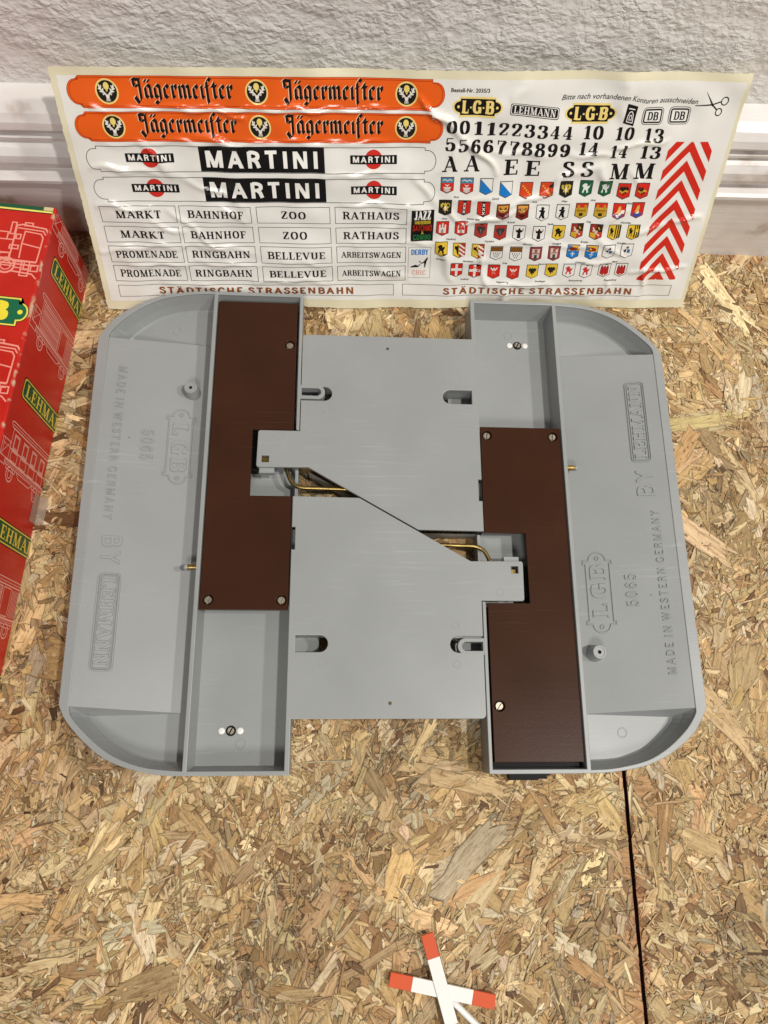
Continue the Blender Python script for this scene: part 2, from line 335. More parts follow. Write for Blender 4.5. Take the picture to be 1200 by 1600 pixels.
#@@FLOOR
ZF = -24.0       # board surface, mm
def make_flakes(name, x0, x1, y0, y1, seed, specs, clip, **kw):
    r = np.random.default_rng(seed); area = (x1-x0)*(y1-y0)
    V = []; C = []; UV = []; Fs = []; off = 0
    pal = np.array([.94, .97, .99])*np.array([S(*c) for c in [(226, 200, 156), (214, 184, 136), (202, 168, 118), (188, 152, 104), (170, 134, 90), (206, 174, 128), (146, 110, 72), (118, 84, 52), (222, 202, 168)]])
    pw = np.array([.23, .23, .18, .09, .05, .10, .025, .012, .09]); pw /= pw.sum()
    for (dens, l0, l1, a0, a1, zlo, zhi, nv, dark, keep) in specs:
        n = int(area*dens/1e4)
        cx = r.uniform(x0, x1, n); cy = r.uniform(y0, y1, n)
        # chips gather in drifts between the broad strands
        f2 = np.sin(cx*.043+.9*np.sin(cy*.031)+seed)*np.cos(cy*.036+.8*np.sin(cx*.027))+.5*np.sin(cx*.11+cy*.083)+.35*r.normal(0, 1, n)
        cx, cy = cx[f2 > keep], cy[f2 > keep]; n = len(cx)
        L = r.uniform(l0, l1, n)*r.lognormal(0, .2, n); A = r.uniform(a0, a1, n)*r.lognormal(0, .25, n)
        th = np.where(r.random(n) < .55, r.normal(math.pi/2, .55, n), r.uniform(0, math.pi, n))
        # neighbourhoods where the flakes swirl together
        th += 0.7*np.sin(cx*.021+seed)+0.7*np.cos(cy*.017-cx*.008)
        zz = r.uniform(zlo, zhi, n); tx = r.normal(0, .13, n)/L*1.6; ty = r.normal(0, .13, n)/A*1.2
        ci = r.choice(len(pal), n, p=pw); base = pal[ci]*r.lognormal(.04 if l0 > 10 else 0, .15, (n, 1))*r.lognormal(0, .025, (n, 3))
        # patches of darker, smokier chips
        fld = np.sin(cx*.031+1.3*seed)*np.cos(cy*.027)+.6*np.sin(cx*.07-cy*.05)+.5*r.normal(0, 1, n)
        base *= np.where(fld > .8, dark, 1.0)[:, None]
        ang = np.linspace(0, 2*math.pi, nv, endpoint=False)
        ca, sa = np.cos(ang), np.sin(ang)
        # super-ellipse outline, ragged; ends more ragged than sides
        ex = np.sign(ca)*np.abs(ca)**.34; ey = np.sign(sa)*np.abs(sa)**.50
        rx = np.clip(1+r.normal(0, .17, (n, nv)), .55, 1.5); ry = rx
        taper = r.uniform(-.35, .35, (n, 1)); bow = r.normal(0, .10, (n, 1))
        lu = ex*rx; lv = ey*ry*(1+taper*ex)
        px = lu*L[:, None]/2; py = lv*A[:, None]/2+bow*A[:, None]*(lu**2)*1.2
        c, s = np.cos(th)[:, None], np.sin(th)[:, None]
        X = cx[:, None]+px*c-py*s; Y = cy[:, None]+px*s+py*c; Z = ZF+zz[:, None]+px*tx[:, None]+py*ty[:, None]
        # inner outline: the same shape drawn in by about half a millimetre, so the rim can be darker
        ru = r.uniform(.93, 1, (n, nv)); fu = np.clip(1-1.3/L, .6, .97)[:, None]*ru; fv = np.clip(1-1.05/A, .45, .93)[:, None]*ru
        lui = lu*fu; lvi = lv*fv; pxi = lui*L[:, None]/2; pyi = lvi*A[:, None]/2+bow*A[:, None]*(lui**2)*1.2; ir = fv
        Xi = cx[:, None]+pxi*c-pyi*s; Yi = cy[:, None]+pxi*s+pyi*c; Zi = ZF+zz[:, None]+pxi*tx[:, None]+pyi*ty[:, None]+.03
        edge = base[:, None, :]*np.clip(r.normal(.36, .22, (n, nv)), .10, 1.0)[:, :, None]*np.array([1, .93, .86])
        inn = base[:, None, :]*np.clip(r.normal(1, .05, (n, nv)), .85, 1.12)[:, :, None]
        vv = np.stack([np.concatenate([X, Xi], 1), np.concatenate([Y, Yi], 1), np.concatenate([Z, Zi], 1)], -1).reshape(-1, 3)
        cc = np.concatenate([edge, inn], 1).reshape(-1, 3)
        uv = np.stack([np.concatenate([px, px*ir], 1)+r.uniform(0, 900, (n, 1)), np.concatenate([py, py*ir], 1)+r.uniform(0, 900, (n, 1))], -1).reshape(-1, 2)
        V.append(vv); C.append(cc); UV.append(uv)
        i = np.arange(nv); j = (i+1) % nv
        quads = np.stack([i, j, nv+j, nv+i], -1)
        base_i = (np.arange(n)*2*nv+off)
        Fs.append((base_i, nv, quads)); off += n*2*nv
    V = np.concatenate(V); C = np.concatenate(C); UV = np.concatenate(UV)
    V[:, 0] = np.clip(V[:, 0], clip[0], clip[1]); V[:, 1] = np.clip(V[:, 1], clip[2], clip[3])
    loops = []; starts = []; tot = []; pos = 0
    for base_i, nv, quads in Fs:
        q = (base_i[:, None, None]+quads[None]).reshape(-1, 4); ng = (base_i[:, None]+nv+np.arange(nv)[None])
        loops.append(q.ravel()); starts.append(pos+np.arange(len(q))*4); tot.append(np.full(len(q), 4)); pos += q.size
        loops.append(ng.ravel()); starts.append(pos+np.arange(len(ng))*nv); tot.append(np.full(len(ng), nv)); pos += ng.size
    loops = np.concatenate(loops).astype(np.int32); starts = np.concatenate(starts).astype(np.int32)
    # base sheet under the flakes
    k = len(V)
    bz = ZF-.25
    V = np.concatenate([V, np.array([[clip[0], clip[2], bz], [clip[1], clip[2], bz], [clip[1], clip[3], bz], [clip[0], clip[3], bz],
                                     [clip[0], clip[2], bz-15], [clip[1], clip[2], bz-15], [clip[1], clip[3], bz-15], [clip[0], clip[3], bz-15]])])
    C = np.concatenate([C, np.tile(np.array(S(190, 152, 108)), (8, 1))]); UV = np.concatenate([UV, V[k:, :2]])
    V = np.concatenate([V, V[k:k+8]]); C = np.concatenate([C, np.tile(np.array([.055, .013, .009]), (8, 1))]); UV = np.concatenate([UV, UV[k:k+8]])
    ex = np.array([0, 1, 2, 3, 8, 12, 13, 9, 9, 13, 14, 10, 10, 14, 15, 11, 11, 15, 12, 8])+k
    starts = np.concatenate([starts, len(loops)+np.arange(5)*4]).astype(np.int32); loops = np.concatenate([loops, ex]).astype(np.int32)
    me = bpy.data.meshes.new(name)
    me.vertices.add(len(V)); me.vertices.foreach_set('co', (V*MM).astype(np.float32).ravel())
    me.loops.add(len(loops)); me.loops.foreach_set('vertex_index', loops)
    me.polygons.add(len(starts)); me.polygons.foreach_set('loop_start', starts)
    me.update(calc_edges=True)
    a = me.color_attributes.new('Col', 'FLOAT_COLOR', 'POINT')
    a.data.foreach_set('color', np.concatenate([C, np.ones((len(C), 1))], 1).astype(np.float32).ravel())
    g = me.attributes.new('grain', 'FLOAT2', 'POINT'); g.data.foreach_set('vector', UV.astype(np.float32).ravel())
    me.materials.append(M_OSB); me.validate()
    return link(bpy.data.objects.new(name, me), None, **kw)
m, nd, lk, b = mat('strand_board'); M_OSB = m
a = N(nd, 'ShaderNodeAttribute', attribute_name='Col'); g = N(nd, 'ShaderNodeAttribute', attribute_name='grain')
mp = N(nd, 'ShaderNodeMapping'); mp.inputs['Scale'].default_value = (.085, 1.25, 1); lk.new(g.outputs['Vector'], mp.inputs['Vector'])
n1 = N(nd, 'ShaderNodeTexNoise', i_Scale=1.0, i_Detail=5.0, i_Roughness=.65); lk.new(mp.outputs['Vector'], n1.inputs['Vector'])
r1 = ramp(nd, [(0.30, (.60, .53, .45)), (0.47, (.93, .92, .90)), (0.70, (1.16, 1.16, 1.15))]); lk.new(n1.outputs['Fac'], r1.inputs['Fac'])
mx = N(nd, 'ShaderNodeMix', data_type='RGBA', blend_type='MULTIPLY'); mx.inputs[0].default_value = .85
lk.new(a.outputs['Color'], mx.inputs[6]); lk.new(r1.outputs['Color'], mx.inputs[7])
tc = N(nd, 'ShaderNodeTexCoord')
n2 = N(nd, 'ShaderNodeTexNoise', i_Scale=420.0, i_Detail=5.0, i_Roughness=.7); lk.new(tc.outputs['Object'], n2.inputs['Vector'])
r2 = ramp(nd, [(0.30, (.55, .47, .38)), (0.45, (.97, .96, .95)), (1, (1.05, 1.05, 1.05))]); lk.new(n2.outputs['Fac'], r2.inputs['Fac'])
# coarse dark fibres and resin streaks along each strand
mpf = N(nd, 'ShaderNodeMapping'); mpf.inputs['Scale'].default_value = (.075, .48, 1); lk.new(g.outputs['Vector'], mpf.inputs['Vector'])
nf = N(nd, 'ShaderNodeTexNoise', i_Scale=1.0, i_Detail=6.0, i_Roughness=.72, i_Distortion=.6); lk.new(mpf.outputs['Vector'], nf.inputs['Vector'])
rf = ramp(nd, [(0.30, (.46, .385, .30)), (0.41, (.70, .645, .575)), (0.52, (1, 1, 1)), (0.72, (1.12, 1.12, 1.10))]); lk.new(nf.outputs['Fac'], rf.inputs['Fac'])
mxf = N(nd, 'ShaderNodeMix', data_type='RGBA', blend_type='MULTIPLY'); mxf.inputs[0].default_value = .9
lk.new(mx.outputs[2], mxf.inputs[6]); lk.new(rf.outputs['Color'], mxf.inputs[7])
mx2 = N(nd, 'ShaderNodeMix', data_type='RGBA', blend_type='MULTIPLY'); mx2.inputs[0].default_value = .8
lk.new(mxf.outputs[2], mx2.inputs[6]); lk.new(r2.outputs['Color'], mx2.inputs[7])
n3 = N(nd, 'ShaderNodeTexNoise', i_Scale=9.0, i_Detail=3.0); lk.new(tc.outputs['Object'], n3.inputs['Vector'])
r3 = ramp(nd, [(0.30, (.80, .77, .73)), (0.62, (1.05, 1.05, 1.05))]); lk.new(n3.outputs['Fac'], r3.inputs['Fac'])
mx3 = N(nd, 'ShaderNodeMix', data_type='RGBA', blend_type='MULTIPLY'); mx3.inputs[0].default_value = 1
lk.new(mx2.outputs[2], mx3.inputs[6]); lk.new(r3.outputs['Color'], mx3.inputs[7])
# red paint rubbed into the board edges: along the joint and along the wall
sx = N(nd, 'ShaderNodeSeparateXYZ'); lk.new(tc.outputs['Object'], sx.inputs[0])
def band(src, centre, half, soft):
    s = N(nd, 'ShaderNodeMath', operation='SUBTRACT'); s.inputs[1].default_value = centre; lk.new(src, s.inputs[0])
    ab = N(nd, 'ShaderNodeMath', operation='ABSOLUTE'); lk.new(s.outputs[0], ab.inputs[0])
    mr = N(nd, 'ShaderNodeMapRange'); mr.inputs['From Min'].default_value = half; mr.inputs['From Max'].default_value = half+soft
    mr.inputs['To Min'].default_value = 1; mr.inputs['To Max'].default_value = 0; lk.new(ab.outputs[0], mr.inputs['Value']); return mr.outputs[0]
b1 = band(sx.outputs['X'], .1400, .0016, .006); b2 = band(sx.outputs['Y'], .2106, .002, .008)
mm = N(nd, 'ShaderNodeMath', operation='MAXIMUM'); lk.new(b1, mm.inputs[0]); lk.new(b2, mm.inputs[1])
n4 = N(nd, 'ShaderNodeTexNoise', i_Scale=55.0, i_Detail=5.0); lk.new(tc.outputs['Object'], n4.inputs['Vector'])
r4 = ramp(nd, [(0.42, (0, 0, 0)), (0.68, (.55, .55, .55))]); lk.new(n4.outputs['Fac'], r4.inputs['Fac'])
gz = N(nd, 'ShaderNodeMath', operation='GREATER_THAN'); gz.inputs[1].default_value = -.0246; lk.new(sx.outputs['Z'], gz.inputs[0])
mu0 = N(nd, 'ShaderNodeMath', operation='MULTIPLY'); lk.new(mm.outputs[0], mu0.inputs[0]); lk.new(gz.outputs[0], mu0.inputs[1])
mu = N(nd, 'ShaderNodeMath', operation='MULTIPLY'); lk.new(mu0.outputs[0], mu.inputs[0]); lk.new(r4.outputs['Color'], mu.inputs[1])
mx4 = N(nd, 'ShaderNodeMix', data_type='RGBA', blend_type='MIX'); mx4.inputs[7].default_value = (.30, .055, .02, 1)
lk.new(mu.outputs[0], mx4.inputs[0]); lk.new(mx3.outputs[2], mx4.inputs[6])
lk.new(mx4.outputs[2], b.inputs['Base Color']); b.inputs['Roughness'].default_value = .62; b.inputs['Specular IOR Level'].default_value = .35
ad = N(nd, 'ShaderNodeMath', operation='ADD'); lk.new(n1.outputs['Fac'], ad.inputs[0]); lk.new(n2.outputs['Fac'], ad.inputs[1])
bp = N(nd, 'ShaderNodeBump', i_Strength=.7, i_Distance=.0004); lk.new(ad.outputs[0], bp.inputs['Height']); lk.new(bp.outputs['Normal'], b.inputs['Normal'])
#       per100x100mm  length   width    z range   verts dark
SPECS = [(85, 12, 32, 4.0, 9.5, -.25, .62, 20, .80, -9),
         (12, 28, 62, 6.0, 14.0, -.05, .72, 28, .95, -9),
         (400, 5, 14, 1.8, 4.6, -.25, .70, 14, .66, -9),
         (150, 7, 20, .6, 1.4, .05, .78, 9, .60, -.3),
         (600, 2.5, 7, 1.0, 2.4, .0, .78, 8, .55, -.1),
         (450, 1.5, 4.5, .6, 1.3, .15, .82, 6, .42, .0)]
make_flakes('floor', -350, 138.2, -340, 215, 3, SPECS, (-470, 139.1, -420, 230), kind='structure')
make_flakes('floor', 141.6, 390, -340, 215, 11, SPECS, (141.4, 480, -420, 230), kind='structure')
mb = MB(); mb.poly([(-480, -430, ZF-9), (490, -430, ZF-9), (490, 240, ZF-9), (-480, 240, ZF-9)])
M_SUB = plastic('subfloor_red', (0.040, 0.009, 0.006), .7); mb.out('subfloor', M_SUB, kind='structure')

#@@WALL
m, nd, lk, b = mat('rough_plaster'); M_WALL = m
tc = N(nd, 'ShaderNodeTexCoord')
mpw = N(nd, 'ShaderNodeMapping'); mpw.inputs['Scale'].default_value = (1, 1, 1.25); lk.new(tc.outputs['Object'], mpw.inputs['Vector'])
n1 = N(nd, 'ShaderNodeTexNoise', i_Scale=230.0, i_Detail=4.0, i_Roughness=.5, i_Distortion=.3); lk.new(mpw.outputs['Vector'], n1.inputs['Vector'])
n2 = N(nd, 'ShaderNodeTexNoise', i_Scale=22.0, i_Detail=3.0); lk.new(tc.outputs['Object'], n2.inputs['Vector'])
rr = ramp(nd, [(0.36, (0, 0, 0)), (0.62, (1, 1, 1))]); lk.new(n1.outputs['Fac'], rr.inputs['Fac'])
ad = N(nd, 'ShaderNodeMath', operation='MULTIPLY_ADD'); ad.inputs[1].default_value = 2.2; lk.new(n2.outputs['Fac'], ad.inputs[0])
nw = N(nd, 'ShaderNodeTexNoise', i_Scale=48.0, i_Detail=3.0); lk.new(mpw.outputs['Vector'], nw.inputs['Vector'])
rwv = ramp(nd, [(0.32, (.25,)*3), (0.66, (1,)*3)]); lk.new(nw.outputs['Fac'], rwv.inputs['Fac'])
mw = N(nd, 'ShaderNodeMath', operation='MULTIPLY'); lk.new(n1.outputs['Fac'], mw.inputs[0]); lk.new(rwv.outputs['Color'], mw.inputs[1]); lk.new(mw.outputs[0], ad.inputs[2])
bp = N(nd, 'ShaderNodeBump', i_Strength=1.0, i_Distance=.0026); lk.new(ad.outputs[0], bp.inputs['Height']); lk.new(bp.outputs['Normal'], b.inputs['Normal'])
r1 = ramp(nd, [(0.3, (.76, .735, .71)), (0.7, (.82, .80, .78))]); lk.new(n2.outputs['Fac'], r1.inputs['Fac']); lk.new(r1.outputs['Color'], b.inputs['Base Color'])
b.inputs['Roughness'].default_value = .34
m, nd, lk, b = mat('gloss_trim_paint'); M_TRIM = m
tc = N(nd, 'ShaderNodeTexCoord'); mpw = N(nd, 'ShaderNodeMapping'); mpw.inputs['Scale'].default_value = (18, 240, 240); lk.new(tc.outputs['Object'], mpw.inputs['Vector'])
n1 = N(nd, 'ShaderNodeTexNoise', i_Scale=1.0, i_Detail=5.0); lk.new(mpw.outputs['Vector'], n1.inputs['Vector'])
n2 = N(nd, 'ShaderNodeTexNoise', i_Scale=30.0, i_Detail=4.0); lk.new(tc.outputs['Object'], n2.inputs['Vector'])
r1 = ramp(nd, [(0.28, (.40, .32, .26)), (0.40, (.70, .66, .64)), (0.7, (.82, .79, .77))]); lk.new(n2.outputs['Fac'], r1.inputs['Fac']); lk.new(r1.outputs['Color'], b.inputs['Base Color'])
bp = N(nd, 'ShaderNodeBump', i_Strength=.5, i_Distance=.0006); lk.new(n1.outputs['Fac'], bp.inputs['Height']); lk.new(bp.outputs['Normal'], b.inputs['Normal'])
b.inputs['Roughness'].default_value = .36
def tilt(x): return .026*(x+210)          # the old house is a little out of level
wall = empty('wall', (0, .238, 0), label='pale rough plastered wall above a white moulded baseboard', cat='wall')
def wl(name, prof, m, x0=-480, x1=500, smooth=False):
    n = 60; V = []; F = []; k = len(prof)
    for i in range(n+1):
        x = x0+(x1-x0)*i/n
        for y, z in prof:
            j = mnoise.noise(Vector((x*.02, z*.11, 3)))*.45
            V.append((x*MM, (y-238+j)*MM, (z+tilt(x)+j*.6)*MM))
    for i in range(n):
        for q in range(k-1): F.append((i*k+q, (i+1)*k+q, (i+1)*k+q+1, i*k+q+1))
    return mesh(name, V, F, m, wall, smooth)
wl('plaster', [(238.3, 60), (238.3, 75), (238.3, 320), (260, 320)], M_WALL)
wl('baseboard', [(210.6, -60), (210.6, 0), (210.6, 23.5), (209.8, 25.3), (208.4, 26.2), (208.4, 28.6), (210.5, 29.8), (216.5, 30.2), (216.8, 31.4), (213.4, 35), (212.6, 39), (213.4, 44), (216.5, 48), (220.5, 50), (220.8, 51.4), (218.2, 52.2), (218.2, 54.4), (223.5, 55.4), (224, 57.4), (218.6, 58.4), (217.4, 61), (218.4, 65.5), (221.5, 70), (227, 73), (232, 74.4), (238.6, 75.2)], M_TRIM, smooth=False)

#@@CROSSING
root = empty('level_crossing', (0, 0.0012, 0), label='grey plastic toy level crossing lying upside down on the wooden board', cat='toy crossing')
top_out = [(-110.8, 150), (-125.2, 149.4), (-142.8, 146.6), (-154.9, 142.2), (-164.5, 136.6), (-174.0, 129.0), (-180.2, 120.8), (-183.9, 114.0)]
bot_out = [(-182.3, -112.4), (-177.6, -121.0), (-166.8, -132.1), (-154.6, -141.1), (-140.6, -146.4), (-125.5, -149.4), (-110.8, -150)]
top_in = [(-113, 148.0), (-124.7, 147.5), (-138.4, 145.2), (-148.9, 142.0), (-159.3, 136.0), (-168.7, 128.2), (-173.8, 122.4), (-177.0, 117.2), (-177.3, 114.2)]
bot_in = [(-176.8, -113.1), (-175.8, -117.6), (-170.0, -124.4), (-157.2, -135.4), (-145.4, -141.8), (-131.5, -145.9), (-113, -147.6)]
top_fl = [(-113, 143.0), (-131.1, 142.2), (-140.9, 139.6), (-151.0, 135.2), (-161.9, 126.2), (-166.6, 120.6), (-167.2, 114.6)]
bot_fl = [(-168.2, -113.5), (-167.4, -118.6), (-157.6, -128.7), (-147.4, -135.6), (-135.3, -140.6), (-122.1, -142.4), (-113, -142.4)]
top_out, bot_out, top_in, bot_in, top_fl, bot_fl = [spline(p, False, 3) for p in (top_out, bot_out, top_in, bot_in, top_fl, bot_fl)]
def zr(x): return -.5-14.0*min(1, max(0, (x+177)/64.0))       # ramp surface
def arc(cx, cy, r, a0, a1, n=8): return [(cx+r*math.cos(math.radians(a0+(a1-a0)*i/n)), cy+r*math.sin(math.radians(a0+(a1-a0)*i/n))) for i in range(n+1)]
outer = ([(-55.3, 150)] + top_out + bot_out + [(-55.3, -150), (-55.3, -120.3)] + arc(52.4, -117.8, 2.5, -90, 0, 4) +
         [(54.9, -83.4)] + [(40.2, -83.4)] + arc(40.2, -78.6, 4.8, -90, -270, 10)[1:] + [(54.9, -73.8), (54.9, -52.9)] +
         arc(79.1, -51.4, 1.5, -90, 0, 3) + arc(79.4, -30.2, 1.5, 0, 90, 3) + [(49.3, -29.0), (-17.8, 9.8), (-55.3, 10.2), (-58.0, 10.2), (-58.0, -9), (-55.9, -9), (-55.9, -23), (-58.0, -23),
          (-58.0, -147.6), (-110.6, -147.6), (-110.6, 147.6), (-57.3, 147.6), (-57.3, 54.5)] + arc(-56.3, 54.3, 1.0, 180, 360, 4))
hole_bay = top_in + bot_in
slot = [(-54.0, -83.3), (-40.1, -83.3)] + arc(-40.1, -78.5, 4.8, -90, 90, 10)[1:] + [(-54.0, -73.7)]
loops = [outer, hole_bay, slot, circ(0.1, -111.7, .95, 12), [(73.4, -36.2), (77.8, -36.2), (77.8, -31.8), (73.4, -31.8)]]
body = MB()
body.add(*plate_mesh(loops, -2.3, 0, .35))
ut = [(-55.6, 84.5), (-44.6, 84.5)] + arc(-44.6, 79.7, 4.8, 90, -90, 12)[1:] + [(-55.6, 74.9)]
ui = [(-54.6, 82.3), (-45.0, 82.3)] + arc(-45.0, 79.7, 2.6, 90, -90, 10)[1:] + [(-54.6, 77.1)]
body.add(*plate_mesh([ut, ui], -6.5, -.05, .3))
def z3(P, z): return [(x, y, z) for x, y in P]
inn = [(-57.35, 54.5), (-57.35, 147.65), (-110.65, 147.65), (-110.65, -147.65), (-58.05, -147.65), (-58.05, 10.2)]
flo = [(-57.5, 54.5), (-57.5, 145.2), (-109.2, 145.2), (-109.2, -145.2), (-58.2, -145.2), (-58.2, 10.2)]
body.sheet(z3(inn, -1.2), z3(flo, -17.5))
body.poly(z3([(-110.5, -147), (-55.5, -147), (-55.5, 147), (-110.5, 147)], -17.5))
body.box(-57.4, -55.5, 10.3, 54.4, -17.4, -9)
body.box(-58.2, -55.5, -23.2, -8.8, -17.4, -7.5)
for y0, y1 in ((-149.8, -23.2), (-8.8, 10.2), (54.5, 149.8)): body.sheet([(-55.45, y0, -1.2), (-55.45, y1, -1.2)], [(-55.45, y0, -21.5), (-55.45, y1, -21.5)])
body.sheet([(-55.45, -23.2, -7.5), (-55.45, -8.8, -7.5)], [(-55.45, -23.2, -21.5), (-55.45, -8.8, -21.5)])
body.sheet([(-55.45, 10.2, -9), (-55.45, 54.5, -9)], [(-55.45, 10.2, -21.5), (-55.45, 54.5, -21.5)])
so = [(-55.5, 149.8)]+[(x, y) for x, y in top_out]+[(x, y) for x, y in bot_out]+[(-55.5, -149.8)]
def zb(x): return -21.5 if x > -113 else -21.5+18.5*min(1, (-113-x)/68)
body.sheet(z3(so, -1.2), [(x*.999, y*.999, zb(x)) for x, y in so])
body.poly(z3([(-113, -149.7), (-55.5, -149.7), (-55.5, 149.7), (-113, 149.7)], -21.5))
yt = lambda x: 114.4+3.0*(x+177.3)/64.3
yb = lambda x: -113.2-3.6*(x+177.3)/64.3
xs = [-177.2+64.2*i/8 for i in range(9)]
body.sheet([(x, yb(x), zr(x)) for x in xs], [(x, yt(x), zr(x)) for x in xs])
FLZ = -14.5
body.sheet([(x, yb(x), zr(x)) for x in xs], [(x, yb(x)-(FLZ-zr(x))*-.36, FLZ-.1) for x in xs])
body.sheet([(x, yt(x), zr(x)) for x in xs], [(x, yt(x)+(FLZ-zr(x))*-.36, FLZ-.1) for x in xs])
for cin, cfl, end in ((top_in, top_fl, 1), (bot_in, bot_fl, -1)):
    A = resample(cin, 26); B = resample(cfl, 26)
    rows = []
    for q in (0, .5, .86, 1.0):
        # wall falls steeply, then rounds into the floor
        zq = {0: -1.2, .5: -8.2, .86: -13.4, 1.0: FLZ}[q]; h = {0: 0, .5: .40, .86: .80, 1.0: 1.0}[q]
        rows.append([(a[0]*(1-h)+b_[0]*h, a[1]*(1-h)+b_[1]*h, zq) for a, b_ in zip(A, B)])
    for r0, r1_ in zip(rows[:-1], rows[1:]): body.sheet(r0, r1_)
    yl = yt if end > 0 else yb
    body.poly([(x, y, FLZ) for x, y in B]+([(-168, yl(-168)-.5*end, FLZ), (-113, yl(-113)-.5*end, FLZ)] if end > 0 else [(-113, yl(-113)-.5*end, FLZ), (-168, yl(-168)-.5*end, FLZ)]))
body.sheet([(-112.95, -148.5, -1.2), (-112.95, 148.5, -1.2)], [(-113.1, -148.5, FLZ), (-113.1, 148.5, FLZ)])
body.poly([(-183, -112, -3), (-113, -117, -21.4), (-113, 117, -21.4), (-183, 113, -3)])
# small moulding marks
for cx, cy in ((-39.0, -67.4), (-38.4, -89.6), (39.0, -67.4), (39.2, -90.0), (66.0, -48.0)):
    rr_ = []; 
    for rad, zz in ((2.35, .0), (2.2, .09), (2.0, .09), (1.85, .0)): rr_.append((rad, zz))
    body.lathe(cx, cy, rr_, 20)
for cx, cy, z in ((-84.0, -133.5, -17.5), (-138, 128, FLZ)):
    body.lathe(cx, cy, [(3.0, z), (2.8, z+.25), (2.4, z+.25), (2.2, z)], 24)
body.box(-79.0, -70.0, 25.6, 28.9, -7, -2.4)
for cy in (-78.5, 79.7):          # troughs under the coupling slots
    body.box(-55.3, -41.5, cy-5.4, cy+5.4, -15.5, -14.2)
    for yy in (cy-6.0, cy+5.2): body.box(-55.3, -33.0, yy, yy+.8, -15.5, -2.2)
    body.box(-33.6, -32.8, cy-6, cy+6, -15.5, -2.2)
    body.box(-41.5, -40.7, cy-5.4, cy+5.4, -21, -14.2)
# skirts added under the bridge plate to cut light in the openings
body.sheet([(-55.3, 9.6, -9.5), (-18.0, 9.6, -9.5)], [(-55.3, 9.6, -20), (-18.0, 9.6, -20)])
body.sheet([(-17.9, 9.5, -9.5), (49.0, -29.2, -9.5)], [(-17.9, 9.5, -20), (49.0, -29.2, -20)])
half_v, half_f = body.v, body.f
me_half = bpy.data.meshes.new('crossing_half'); me_half.from_pydata(half_v, [], half_f); me_half.materials.append(M_GREY); me_half.update()
half = link(bpy.data.objects.new('crossing_half', me_half), root)

# raised lettering lying on the ramp
def raised(strokes, h=.70, skirt=.26):
    mbx = MB(); k = 0
    for st in strokes:
        L = [q[0] for q in st]+[st[-1][3]]; R = [q[1] for q in st]+[st[-1][2]]
        hh = h+.004*(k % 7); k += 1
        def pt(p, z): return (p[0], p[1], zr(p[0])+z)
        def outw(p, q):
            d = Vector((p[0]-q[0], p[1]-q[1])); d = d.normalized()*skirt if d.length > 1e-6 else d
            return (p[0]+d.x, p[1]+d.y)
        Lo = [outw(a_, c_) for a_, c_ in zip(L, R)]; Ro = [outw(c_, a_) for a_, c_ in zip(L, R)]
        mbx.sheet([pt(p, hh) for p in L], [pt(p, hh) for p in R])
        mbx.sheet([pt(p, hh) for p in L], [pt(p, -.05) for p in Lo]); mbx.sheet([pt(p, hh) for p in R], [pt(p, -.05) for p in Ro])
        if not (L[0][0] == L[-1][0] and L[0][1] == L[-1][1]):
            for i in (0, -1): mbx.sheet([pt(L[i], hh), pt(R[i], hh)], [pt(Lo[i], -.05), pt(Ro[i], -.05)])
    return mbx
def ontoramp(strokes, x_base, y_start): return [[tuple((x_base+v, y_start-u) for u, v in q) for q in s] for s in strokes]
def line(pts, wd): return strip(pts, lambda a_, c_: wd)
def tl(lines): return [[tuple((p.x, p.y) if hasattr(p, 'x') else p for p in q) for q in s] for s in lines]
txt = []
txt += ontoramp(fit('MADE IN WESTERN GERMANY', 0, 101, 0, 4.6, T=.095, t=.095, serif=False, gap=.26), -169.4, 95.5)
txt += ontoramp(fit('BY', 0, 18.5, 0, 10.4, T=.14, t=.14, serif=False, gap=.2), -168.5, -14.2)
txt += ontoramp(fit('LEHMANN', 0, 50.5, 0, 7.2, T=.18, t=.10, serif=True, gap=.08), -166.2, -40.6)
txt += ontoramp(fit('5065', 0, 20.5, 0, 7.2, T=.12, t=.12, serif=False, gap=.2), -152.6, 54.6)
txt += ontoramp(fit('L', 0, 8.5, 0, 9.2, T=.22, t=.10), -134.6, 60.6) + ontoramp(fit('G', 0, 9.5, 0, 9.2, T=.22, t=.10), -134.6, 49.0) + ontoramp(fit('B', 0, 9, 0, 9.2, T=.22, t=.10), -134.6, 37.2)
def rr_line(x0, x1, y0, y1, r, wd):
    p = arc(x1-r, y1-r, r, 0, 90, 4)+arc(x0+r, y1-r, r, 90, 180, 4)+arc(x0+r, y0+r, r, 180, 270, 4)+arc(x1-r, y0+r, r, 270, 360, 4); p.append(p[0]); return line(p, wd)
txt += tl([rr_line(-168.4, -156.8, -93.6, -38.2, 2.2, .5), rr_line(-167.3, -157.9, -92.5, -39.3, 1.4, .3)])
plq = [(-137.2, 63), (-137.2, 27.5), (-138.6, 27.5), (-138.6, 25.4), (-135.4, 25.4)]+arc(-130.2, 25.4, 5.0, 180, 360, 10)+[(-121.8, 25.4), (-121.8, 27.5), (-123.2, 27.5), (-123.2, 63), (-121.8, 63), (-121.8, 65), (-125.0, 65)]+arc(-130.2, 65, 5.0, 0, 180, 10)+[(-138.6, 65), (-138.6, 63), (-137.2, 63)]
txt += tl([line(plq, .5), line(circ(-130.2, 66.5, 1.1, 12)+[(-129.1, 66.5)], .45), line(circ(-130.2, 24.0, 1.1, 12)+[(-129.1, 24.0)], .45)])
tm = raised(txt); t_o = tm.out('raised_lettering', M_GREY, half)

